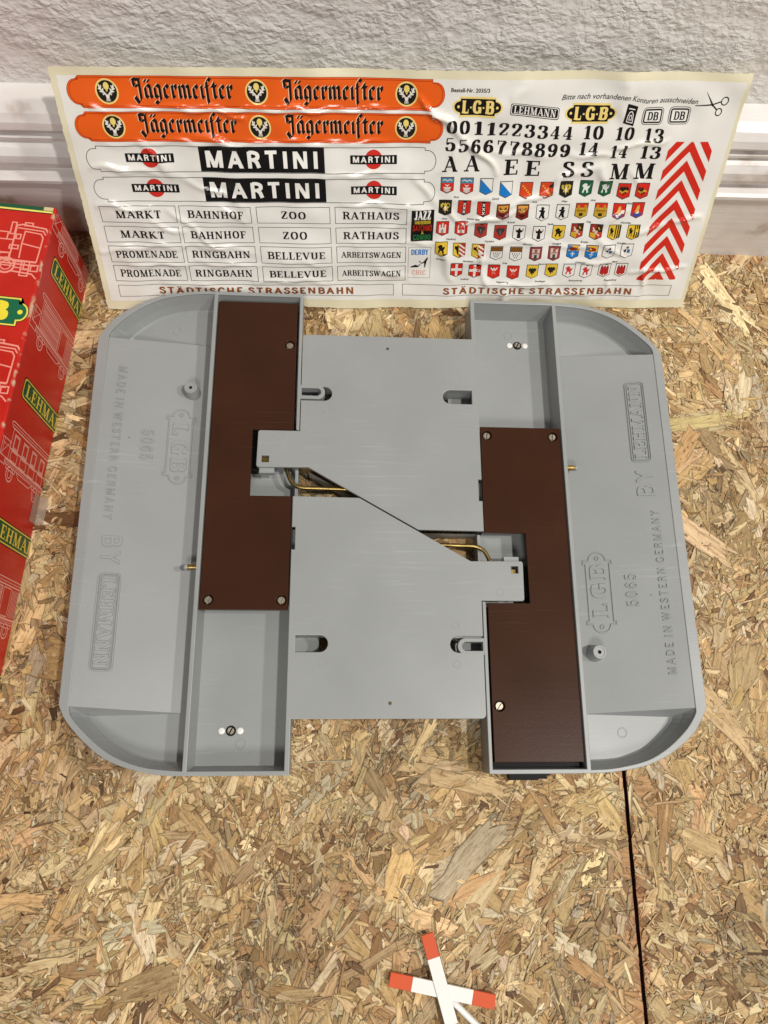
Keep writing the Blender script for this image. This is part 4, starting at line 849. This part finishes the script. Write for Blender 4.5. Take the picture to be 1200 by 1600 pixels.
# town shields
def shield(u, v, k, label):
    A = Art(); w2, h2 = 4.15, 5.0
    def shp(s): return [(u-w2*s, v+h2*s), (u+w2*s, v+h2*s), (u+w2*s, v-h2*.62*s), (u, v-h2*s), (u-w2*s, v-h2*.62*s)]
    def X(x, y): return (u+x*w2*.9, v+y*h2*.9)
    def P(pts, c, ly=3): A.poly([X(*p) for p in pts], c, ly, 3)
    def ln(pts, wd, c, ly=4): A.line([X(*p) for p in pts], wd, c, ly)
    fld = {'paris': RED, 'zurich': WHT, 'rome': S(212, 70, 30), 'wien': S(34, 30, 26), 'graz': GRN, 'danzig': RED, 'ams': RED, 'bru': S(126, 34, 22), 'bear': WHT, 'prag': S(196, 160, 48), 'mermaid': RED, 'castle': RED, 'frank': S(176, 52, 42), 'monk': WHT, 'horse': YEL,
           'quart': S(150, 50, 40), 'dres': YEL, 'nurn': YEL, 'koln': WHT, 'hann': S(146, 58, 62), 'bruns': BLU, 'bay': WHT, 'cross': RED, 'eagle': RED, 'yeag': YEL, 'lion': WHT, 'tower': WHT}[k]
    A.poly(shp(1), S(52, 40, 36), 1, 3); A.poly(shp(.91), fld, 2, 3)
    lo = [(-1, -.62), (0, -1), (1, -.62)]
    beast = [(-.55, .5), (-.2, .7), (.15, .6), (.2, .3), (.6, .4), (.75, .7), (.55, .1), (.35, -.1), (.5, -.5), (.2, -.6), (.1, -.2), (-.2, -.15), (-.35, -.6), (-.6, -.5), (-.4, 0), (-.5, .25), (-.7, .3)]
    bird = [(0, .75), (.15, .55), (.4, .7), (.75, .5), (.7, .1), (.35, -.1), (.45, -.4), (.15, -.3), (0, -.75), (-.15, -.3), (-.45, -.4), (-.35, -.1), (-.7, .1), (-.75, .5), (-.4, .7), (-.15, .55)]
    if k == 'paris':
        P([(-1, 1), (1, 1), (1, .35), (-1, .35)], S(70, 128, 160)); ln([(-.8, .66), (-.4, .8), (0, .6), (.4, .8), (.8, .62)], .7, S(190, 206, 206)); P([(-.7, -.2), (.7, -.2), (.4, -.6), (-.4, -.6)], S(214, 206, 196), 4); P([(-.5, .2), (0, -.15), (.4, .2), (0, .05)], WHT, 5); P([(-.7, -.62), (.7, -.62), (0, -.95)], S(200, 194, 186), 4)
    elif k == 'zurich': P([(-1, 1), (1, -.62), (0, -1), (-1, -.62)], BLU)
    elif k == 'rome':
        for i in range(5): ln([(-.7+i*.32, .62-i*.28), (-.45+i*.32, .5-i*.28)], 1.1, S(232, 150, 60)); ln([(-.62+i*.32, .42-i*.28), (-.52+i*.32, .68-i*.28)], .6, S(236, 170, 80), 5)
    elif k == 'wien': P([(x*1.1, y) for x, y in bird], S(200, 176, 60)); P([(-.2, .3), (.2, .3), (.15, -.3), (0, -.45), (-.15, -.3)], S(240, 214, 190), 5); ln([(-.4, .45), (-.2, .1)], .5, S(34, 30, 26), 5); ln([(.4, .45), (.2, .1)], .5, S(34, 30, 26), 5)
    elif k == 'graz': P(beast, S(228, 232, 224))
    elif k == 'danzig': P([(x, y*.9) for x, y in bird], S(40, 26, 18)); ln([(-.7, .05), (-.2, -.2), (.3, .1), (.7, -.05)], 1.0, GLD, 5)
    elif k == 'ams':
        P([(-.32, 1), (.32, 1), (.32, -.9), (0, -1), (-.32, -.9)], S(24, 20, 20))
        for y in (.58, 0, -.56): ln([(-.2, y+.2), (.2, y-.2)], .5, WHT, 5); ln([(.2, y+.2), (-.2, y-.2)], .5, WHT, 5.3)
    elif k == 'bru': P([(-.9, .9), (.9, .9), (.8, .2), (.3, -.1), (-.3, -.1), (-.8, .2)], S(206, 150, 60)); ln([(-.6, .6), (0, .1), (.6, .6)], .8, S(90, 26, 18), 5); ln([(-.4, .2), (.4, .2)], .6, S(240, 214, 130), 5.2); P([(-.7, -.3), (.7, -.3), (0, -.8)], S(70, 18, 14), 4)
    elif k == 'bear': P([(-.3, .75), (.1, .8), (.3, .6), (.15, .35), (.5, .3), (.35, .1), (.3, -.3), (.5, -.75), (.05, -.75), (-.1, -.4), (-.35, -.75), (-.6, -.7), (-.35, -.2), (-.3, .1), (-.6, .2), (-.6, .35), (-.25, .4)], S(20, 18, 18))
    elif k == 'prag':
        P([(-1, 1), (1, 1), (1, .45), (-1, .45)], RED); P([(-.8, .8), (-.4, .8), (-.4, .2), (.4, .2), (.4, .8), (.8, .8), (.8, -.2), (-.8, -.2)], S(186, 140, 40), 4); P([(-.35, -.3), (.35, -.3), (.3, -.7), (-.3, -.7)], S(40, 34, 20), 5); ln([(-.8, .05), (.8, .05)], .4, S(110, 76, 24), 5)
    elif k == 'mermaid': P([(-.5, -.3), (-.15, .6), (.15, .75), (.3, .3), (.2, -.1), (.4, -.3)], S(222, 170, 80)); P([(-.85, -.35), (.85, -.35), (.6, -.75), (0, -.95), (-.6, -.75)], S(52, 76, 160), 4); P([(-.3, -.5), (.2, .0), (.3, -.4)], S(236, 230, 214), 5)
    elif k == 'castle': P([(-.6, .6), (-.35, .6), (-.35, .15), (-.12, .15), (-.12, .8), (.12, .8), (.12, .15), (.35, .15), (.35, .6), (.6, .6), (.6, -.65), (-.6, -.65)], S(234, 228, 220)); P([(-.2, -.2), (0, 0), (.2, -.2), (.2, -.65), (-.2, -.65)], S(160, 150, 140), 5)
    elif k == 'frank': P(bird, S(62, 54, 54)); P([(-.15, .2), (.15, .2), (0, -.4)], S(120, 110, 106), 5)
    elif k == 'monk': P([(-.12, .7), (.12, .7), (.2, .45), (.6, .35), (.55, .1), (.25, .05), (.35, -.75), (-.35, -.75), (-.25, .05), (-.55, .1), (-.6, .35), (-.2, .45)], S(24, 22, 22)); ln([(-.55, .35), (-.65, .6)], .4, RED); ln([(.6, .3), (.7, .65)], .5, S(120, 40, 30))
    elif k == 'horse': P(beast, S(22, 18, 16))
    elif k == 'quart': P([(0, 1), (1, 1), (1, 0), (0, 0)], S(52, 36, 26)); P([(0, 0), (1, 0), (1, -.62), (0, -1)], S(190, 60, 40)); P([(-1, -.1), (0, -.1), (0, -1), (-1, -.62)], GLD); ln([(-.6, .6), (-.3, .2), (-.6, .1)], .8, S(224, 210, 196)); ln([(.3, .7), (.6, .3)], .8, GLD); ln([(.3, -.3), (.6, -.5)], .8, S(224, 210, 196)); P([(-.3, .2), (.3, .2), (.2, -.3), (-.2, -.3)], S(206, 186, 150), 5)
    elif k == 'dres': P([(x*.55-.45, y) for x, y in beast], S(26, 22, 18)); [P([(x, 1), (x+.2, 1), (x+.2, -.75), (x, -.8)], S(30, 26, 20)) for x in (.12, .5, .82)]
    elif k == 'nurn': P([(-.1, .8), (-.1, -.8), (-.4, -.4), (-.5, 0), (-.85, .3), (-.8, .6), (-.45, .6)], S(26, 22, 18)); P([(0, 1), (1, 1), (1, -.62), (0, -1)], S(178, 40, 34)); [ln([(.0, y), (1.0, y-.6)], 1.0, S(232, 224, 216)) for y in (.85, .25, -.3)]
    elif k == 'koln': P([(-1, 1), (1, 1), (1, .3), (-1, .3)], S(120, 76, 28)); [ln([(x, y+.08), (x, y-.1)], .6, S(40, 34, 34)) for x, y in ((-.6, .05), (-.2, .05), (.2, .05), (.6, .05), (-.4, -.25), (0, -.25), (.4, -.25), (-.2, -.55), (.2, -.55))]
    elif k == 'hann': P([(-.7, .75), (.7, .75), (.6, -.6), (-.6, -.6)], S(206, 186, 176)); P([(-.25, .7), (.25, .7), (.25, .2), (-.25, .2)], S(150, 90, 60), 4); P([(-.25, -.1), (.25, -.1), (.25, -.75), (-.25, -.75)], S(44, 76, 54), 4); ln([(-.6, .1), (.6, .1)], .5, S(126, 60, 62), 5)
    elif k == 'bruns': P([(-1, 1), (1, 1), (1, .15), (-1, .15)], S(220, 172, 48)); P([(-.7, .8), (.2, .75), (.7, .55), (.75, .25), (-.3, .2), (-.75, .4)], S(140, 40, 24), 4); P([(-.1, 0), (.1, 0), (.1, -.7), (-.1, -.7)], S(206, 216, 224), 4); ln([(-.4, -.3), (.4, -.3)], .6, S(206, 216, 224), 5)
    elif k == 'bay': P([(-.6, .1), (-.1, .35), (-.1, -.2), (-.55, -.35)], S(36, 36, 30)); P([(.05, .3), (.6, .2), (.6, -.3), (.1, -.3)], S(40, 104, 170)); P([(-.2, .6), (.2, .75), (.3, .4), (-.1, .35)], S(70, 60, 34), 4)
    elif k == 'cross': P([(-.22, 1), (.22, 1), (.22, -.88), (0, -1), (-.22, -.88)], WHT); P([(-1, .3), (1, .3), (1, -.1), (-1, -.1)], WHT, 4)
    elif k == 'eagle': ln([(-.6, .6), (-.2, .2), (0, .5), (.2, .2), (.6, .6)], .9, S(238, 214, 204)); ln([(-.3, -.4), (0, 0), (.3, -.4)], .7, S(206, 130, 116))
    elif k == 'yeag': P([(x*.95, y*.85) for x, y in bird], S(34, 30, 22))
    elif k == 'lion': P(beast, S(196, 52, 50))
    elif k == 'tower': P([(-.75, .5), (-.5, .9), (-.3, .4), (0, .95), (.3, .4), (.5, .9), (.75, .5), (.8, -.5), (0, -.9), (-.8, -.5)], S(176, 34, 36)); P([(-.7, .45), (-.5, .85), (-.3, .45)], S(40, 34, 34), 4); P([(.3, .45), (.5, .85), (.7, .45)], S(40, 34, 34), 4); A.disc(*X(0, -.65), .5, .5, CRM, 5, 8)
    A.out('shield_sticker', label)
LB = {'paris': 'red shield with blue band and white boat', 'zurich': 'shield split diagonally into blue and white', 'rome': 'orange red shield with a diagonal yellow row', 'wien': 'black shield with golden eagle', 'graz': 'green shield with white beast', 'danzig': 'red shield with black bird', 'ams': 'red shield with three white crosses on black', 'bru': 'dark red shield with gold', 'bear': 'white shield with black bear', 'prag': 'gold shield with castle under red', 'mermaid': 'red shield with golden figure on blue', 'castle': 'red shield with white castle', 'frank': 'red shield with dark eagle', 'monk': 'white shield with black robed figure', 'horse': 'yellow shield with black horse', 'quart': 'quartered red, black and yellow shield', 'dres': 'yellow shield with black lion and stripes', 'nurn': 'shield with half eagle and red stripes', 'koln': 'white shield with brown top and black drops', 'hann': 'crimson shield with pale castle', 'bruns': 'yellow over blue shield', 'bay': 'white shield with black and blue marks', 'cross': 'red shield with white cross', 'eagle': 'red shield with white eagle', 'yeag': 'yellow shield with black eagle', 'lion': 'white shield with red lion', 'tower': 'white shield with red towers'}
srow = [([225.9, 238.3, 250.6, 263.3, 276.5, 289.6, 302.0, 314.7, 327.1, 339.4, 350.9], [83.0, 82.5, 82.2, 80.4, 79.5, 79.4, 80.2, 80.7, 80.7, 79.3, 79.9], 'paris paris zurich zurich rome rome wien graz graz danzig danzig'),
        ([225.4, 237.6, 250.0, 262.6, 275.6, 288.8, 301.7, 314.1, 326.7, 338.6, 350.7], [69.3, 69.2, 68.5, 66.9, 66.2, 65.8, 66.3, 67.2, 67.2, 67.3, 68.0], 'wien ams ams bru bru bear bear prag prag mermaid mermaid'),
        ([224.5, 236.7, 249.6, 262.6, 275.1, 288.2, 301.3, 313.3, 326.0, 338.1, 350.8], [55.7, 55.7, 54.5, 53.1, 52.9, 52.6, 53.1, 54.4, 54.0, 54.0, 54.1], 'castle castle frank frank monk monk horse quart quart dres dres'),
        ([224.4, 236.4, 248.9, 261.5, 274.5, 287.7, 300.3, 313.0, 325.4, 336.9, 349.3], [42.1, 41.2, 40.8, 39.4, 39.0, 39.4, 39.5, 40.6, 40.6, 41.1, 41.6], 'horse nurn nurn koln koln hann hann bruns bruns bay bay'),
        ([235.3, 247.9, 261.1, 274.1, 287.2, 300.2, 312.4, 324.2, 337.1, 348.7], [27.9, 26.8, 26.2, 26.0, 26.9, 27.6, 27.6, 27.2, 27.7, 27.9], 'cross cross eagle eagle yeag yeag lion lion tower tower')]
CAP = ['Paris Zürich Rom Wien Graz Danzig'.split(), 'Wien Amsterdam Brüssel Berlin Prag Warschau'.split(), 'Hamburg Frankfurt München Stuttgart Breslau Dresden'.split(), 'Stuttgart Nürnberg Köln Hannover Göttingen Basel'.split(), 'Freiburg Regensburg Reutlingen Braunschweig Brandenburg'.split()]
A = Art()
for (us, vs, ks), caps in zip(srow, CAP):
    ks = ks.split(); i = 0; ci = 0
    while i < len(ks):
        j = i+2 if i+1 < len(ks) and ks[i+1] == ks[i] else i+1
        for q_ in range(i, j): shield(us[q_], vs[q_], ks[q_], LB[ks[q_]])
        if ci < len(caps):
            q, wd = caption(caps[ci], 1.7, .25, .015); uc = sum(us[i:j])/(j-i); A.strokes(place(q, uc-wd/2, vs[i]-7.6), BLK_)
        ci += 1; i = j
A.out('town_captions')
# red and white warning stripes
L_, R_, Vb, Vt, ap = 361.0, 388.6, 21.0, 108.9, 374.8
def clipv(P, lo, hi):
    for sg, lim in ((1, lo), (-1, hi)):
        out = []
        for a_, c_ in zip(P, P[1:]+P[:1]):
            ia = sg*(a_[1]-lim) >= 0; ic = sg*(c_[1]-lim) >= 0
            if ia: out.append(a_)
            if ia != ic: t = (lim-a_[1])/(c_[1]-a_[1]); out.append((a_[0]+(c_[0]-a_[0])*t, lim))
        P = out
        if not P: return P
    return P
A = Art(); slp = 1.27
for k in range(-2, 9):
    va = 98.1+11.65-k*11.65
    for e in (L_, R_):
        d = abs(e-ap)*slp; P = clipv([(ap, va), (e, va-d), (e, va-d-6.4), (ap, va-6.4)], Vb, Vt)
        if len(P) > 2: A.poly(P, S(208, 44, 28), 1)
A.out('warning_stripes')

#@@BOX
U = Vector((-.0796, -.9968, 0)); NX = Vector((.9968, -.0796, 0))
box_h = .0664; B0 = Vector((-.2027, .178, -.024+.0006))
box = empty('cardboard_box', tuple(B0), label='red printed cardboard box with green labels beside the sticker sheet', cat='box')
box.rotation_euler = (0, 0, math.atan2(NX.y, NX.x))       # local x = out of the long side, local y = towards the wall
m, nd, lk, b = mat('red_card'); M_BOX = m
tc = N(nd, 'ShaderNodeTexCoord'); n1 = N(nd, 'ShaderNodeTexNoise', i_Scale=40.0, i_Detail=6.0); lk.new(tc.outputs['Object'], n1.inputs['Vector'])
r1 = ramp(nd, [(0.25, (.46, .014, .008)), (0.6, (.54, .020, .011))]); lk.new(n1.outputs['Fac'], r1.inputs['Fac'])
sx = N(nd, 'ShaderNodeSeparateXYZ'); lk.new(tc.outputs['Object'], sx.inputs[0])
eg = N(nd, 'ShaderNodeMath', operation='SUBTRACT'); lk.new(sx.outputs['X'], eg.inputs[0]); eg.inputs[1].default_value = -.0664
es = N(nd, 'ShaderNodeMath', operation='ADD'); lk.new(eg.outputs[0], es.inputs[0]); lk.new(sx.outputs['Z'], es.inputs[1])
rp = N(nd, 'ShaderNodeMapRange'); rp.inputs['From Min'].default_value = 2*.0664-.0022; rp.inputs['From Max'].default_value = 2*.0664-.0009; lk.new(es.outputs[0], rp.inputs['Value'])
n5 = N(nd, 'ShaderNodeTexNoise', i_Scale=160.0, i_Detail=4.0); lk.new(tc.outputs['Object'], n5.inputs['Vector']); rw = ramp(nd, [(0.52, (0, 0, 0)), (0.62, (1, 1, 1))]); lk.new(n5.outputs['Fac'], rw.inputs['Fac'])
mu = N(nd, 'ShaderNodeMath', operation='MULTIPLY'); lk.new(rp.outputs[0], mu.inputs[0]); lk.new(rw.outputs['Color'], mu.inputs[1])
mx = N(nd, 'ShaderNodeMix', data_type='RGBA'); lk.new(mu.outputs[0], mx.inputs[0]); lk.new(r1.outputs['Color'], mx.inputs[6]); mx.inputs[7].default_value = (.55, .36, .24, 1)
lk.new(mx.outputs[2], b.inputs['Base Color']); b.inputs['Roughness'].default_value = .34; b.inputs['Specular IOR Level'].default_value = .28
bp = N(nd, 'ShaderNodeBump', i_Strength=.12, i_Distance=.0006); lk.new(n1.outputs['Fac'], bp.inputs['Height']); lk.new(bp.outputs['Normal'], b.inputs['Normal'])
bm = bmesh.new(); bmesh.ops.create_cube(bm, size=1)
LB_, WB_ = .345, .23
for v in bm.verts: v.co = Vector(((v.co.x-.5)*WB_, (v.co.y-.5)*LB_, (v.co.z+.5)*box_h))
bmesh.ops.bevel(bm, geom=bm.edges[:], offset=.0012, segments=3, affect='EDGES', profile=.5)
for v in bm.verts: v.co += Vector((1, 1, 1))*0.0
frombm('carton', bm, M_BOX, box)
def side(u, v, ly): return Vector((.00006+.00004*ly, -u*MM, v*MM))      # u along from the wall end, v height
def topf(u, v, ly): return Vector((-v*MM, -u*MM, box_h+.00006+.00004*ly))   # u along, v in from the edge
GRN2 = S(14, 78, 44); YL2 = S(226, 196, 70); PNK = S(234, 164, 150); PNS = S(238, 150, 134)
def sideplaque(u0, u1):
    A = Art()
    for i, c in ((0, S(36, 14, 10)), (.7, YL2), (1.5, GRN2)): rrect(A, u0+i, u1-i, -8+i, 55.5-i, 2.6, c, 1+i)
    s_, wd = layout('LEHMANN', T=.19, t=.085); k = 66/wd
    A.strokes([[tuple((u1-2.9-(u1-u0-5.8)*y, 50.5-x*k) for x, y in f) for f in s] for s in s_], YL2, 4)
    A.P = [(tuple((u, max(.6, v)) for u, v in q), c, l) for q, c, l in A.P if max(p[1] for p in q) > .6]
    return A.out('green_label', None, side, box, M_BOXINK)
for u in (25.5, 107, 189.5, 272): sideplaque(u, u+13.5)
def wagon(u, kind):
    """line drawing of a railway wagon running down the side face: a = along wagon, v down"""
    A = Art(); f = lambda x, y: (u+y, 58-x)                # x along the wagon (down the box), y across (height, towards the camera end)
    ln = lambda P, wd=.45: A.line([f(*p) for p in P], wd*1.35, PNK, 1)
    def rc(x0, x1, y0, y1): ln([(x0, y0), (x1, y0), (x1, y1), (x0, y1), (x0, y0)])
    ln([(0, 1), (2, 0), (60, 0)]); ln([(0, 1), (2, 3.4), (60, 3.4)]); ln([(2, 1.8), (60, 1.8)], .3)
    rc(4, 60, 3.6, 22); rc(1, 60, 22.6, 25); ln([(1, 23.8), (60, 23.8)], .3)
    if kind:
        for x in np.arange(6, 34, 1.7): ln([(x, 5), (x, 21)], .5)
        ln([(6, 9), (34, 9)]); ln([(6, 15), (34, 15)]); rc(6, 34, 5, 21); rc(36, 46, 5, 21)
        for x in np.arange(48, 60, 1.7): ln([(x, 5), (x, 21)], .5)
    else:
        for x in (7, 20, 33, 46): rc(x, x+7, 6, 14.5); rc(x+.8, x+6.2, 6.8, 13.7); rc(x-.4, x+8, 16, 21.4)
        ln([(4, 15.2), (60, 15.2)], .6)
    rc(-6, 4, 12, 22); ln([(-4, 12), (-4, 22)], .3); ln([(-6, 15), (4, 15)], .3); ln([(-6, 22), (4, 12)], .3); ln([(-8, 21), (-8, 26), (2, 26)])
    for x in (10, 48):
        ln([f_ for f_ in circ(x, 29, 4.2, 18)]+[(x+4.2, 29)], .6); ln([f_ for f_ in circ(x, 29, 2.2, 12)]+[(x+2.2, 29)], .4); rc(x-6, x+6, 25, 27)
    ln([(18, 25), (22, 28), (38, 28), (42, 25)])
    A.P = [(tuple((max(1.4, p[0]), max(.8, p[1])) for p in q), c, l) for q, c, l in A.P if max(p[1] for p in q) > .8 and max(p[0] for p in q) > 1.4]
    return A.out('wagon_drawing', None, side, box, M_BOXINK)
wagon(-12, 1); wagon(53, 1); wagon(136, 0); wagon(219, 1)
def loco(u):
    A = Art()
    def put(P, wd=.8): A.line([(u+b_, 32-a_) for a_, b_ in P], wd*1.05, PNS, 1)      # a towards the box edge, b towards the camera
    def rc(a0, a1, b0, b1): put([(a0, b0), (a1, b0), (a1, b1), (a0, b1), (a0, b0)])
    put([(12, 20), (12, 3), (15, 2), (29, 3.5), (31.2, 6.5), (31.2, 8)], 1.0); put([(13, 4.5), (28, 5.4), (29.8, 8)], .8); rc(16.5, 21, .5, 2.6); rc(9, 11.6, 1, 9)
    put([(17.6, 6.5), (27, 7.5), (28.6, 10), (28.4, 17), (17.2, 15), (17.6, 6.5)]); rc(13, 15.6, 9, 12); put([(17.2, 15), (17.6, 25)]); put([(28.4, 17), (28, 27)]); rc(10.6, 15.6, 16.6, 19); put([(12, 20), (12, 26)], .8)
    rc(2, 8, 8, 13); put([(-12, 13), (12, 13)], .8); put([(-12, 24), (12, 22)], .8); rc(-4, 0, 1, 12); put([(-12, 26), (28, 27)], 1.2); put([(-12, 28.4), (28, 29.4)], 1.0); rc(6, 11.6, 22, 25.6)
    for a_ in (-3, 11):
        put(circ(a_, 30.5, 5, 20)+[(a_+5, 30.5)], 1.2); put(circ(a_, 30.5, 3, 14)+[(a_+3, 30.5)], .7); put([(a_-5, 30.5), (a_+5, 30.5)], .8)
    rc(16, 20, 27.5, 31.5); rc(21.4, 24.4, 27, 32); put([(14, 34), (27, 35)], 1.0); rc(20, 24.6, 32.4, 36.6); rc(25.6, 29.6, 29, 33); put([(27, 35), (30, 38)], .8)
    A.P = [(tuple((p[0], max(1.3, p[1])) for p in q), c, l) for q, c, l in A.P if max(p[1] for p in q) > 1.3]
    return A.out('locomotive_drawing', None, topf, box, M_BOXINK)
loco(12.5); loco(91); loco(170)
def topplaque(u):
    A = Art(); G = lambda a_, b_: (u+b_, a_)
    for i, c in ((0, S(40, 16, 10)), (.45, S(240, 224, 90)), (1.4, S(10, 104, 68))):
        p = [(90, 0+i), (6.6+i, 0+i), (6.6+i, 3.1+i)]+[(6.6-(5.4-i)*math.sin(math.radians(t)), 9.5-(6.4-i)*math.cos(math.radians(t))) for t in range(20, 161, 20)]+[(6.6+i, 15.9-i), (6.6+i, 19-i), (90, 19-i)]
        A.poly([G(*q) for q in p], c, 1+i, 400)
    for ch, c0 in (('B', 13.6), ('G', 33), ('L', 52)):
        s_ = fit(ch, 0, 14.5, 0, 12.6, T=.30, t=.12); A.strokes([[tuple(G(c0+14.5-x, 15.6-y) for x, y in f) for f in s] for s in s_], S(246, 226, 60), 4)
    A.disc(*G(6.2, 9.5), 1.5, 1.5, S(246, 226, 60), 4, 12); A.out('green_logo_plaque', None, topf, box, M_BOXINK)
topplaque(63.5); topplaque(142); topplaque(220.5)
A = Art(); A.rect(.8, 3.6, 1.4, 228, S(16, 84, 52), 1); A.rect(3.6, 4.8, 1.4, 228, S(238, 224, 110), 2); A.rect(.8, 3.2, 1.4, 7.0, S(214, 196, 150), 3); A.rect(4.8, 5.4, 1.4, 228, S(60, 20, 12), 1); A.out('green_border', None, topf, box, M_BOXINK)
m, nd, lk, b = mat('clear_tape'); b.inputs['Base Color'].default_value = (.42, .34, .27, 1); b.inputs['Roughness'].default_value = .22; b.inputs['Alpha'].default_value = .55
tp = MB(); tp.add([(.0005, -.163, .0012), (.0055, -.163, .0009), (.0055, -.181, .0009), (.0005, -.181, .0012), (.0004, -.163, .010), (.0004, -.181, .010)], [(0, 1, 2, 3), (4, 0, 3, 5)]); tp.out('tape_end', m, box)

#@@SIGN
sign = empty('crossing_sign', (.0286, -.2587, -.0185), label='white toy cross sign with red tips lying on the board', cat='toy sign')
def bar(ang, L, wd, z0, z1, name):
    c, s = math.cos(ang), math.sin(ang)
    def bx(a0, a1, nm, m_, zz0, zz1, hw):
        P = [(a0, -hw), (a1, -hw), (a1, hw), (a0, hw)]; V, F = plate_mesh([[(x*c-y*s, x*s+y*c) for x, y in P]], zz0, zz1, .22)
        return mesh(nm, V, F, m_, sign)
    bx(-L+12.2, L-12.2, name, M_WHITEP, z0, z1, wd/2)
    for sg in (-1, 1):
        a0, a1 = sorted((sg*(L-12.2), sg*L)); bx(a0, a1, 'red_tip', M_REDP, z0+.02, z1+.02, wd/2)
        bx(a0, a1, 'tip_back', M_WHITEP, z0-.5, z0+.1, wd/2-.1)
bar(math.radians(-12.0), 28.8, 7.1, -1.5, .3, 'cross_arm'); bar(math.radians(-74.2), 28.6, 6.9, -.5, 1.25, 'cross_arm')
p_ = MB(); p_.tube([(3.4, -3.4, -1.4), (8, -7.6, -1.6), (40, -37, -2.6), (85, -77, -3.0)], 1.75, 14); p_.out('post', M_WHITEP, sign, smooth=True)
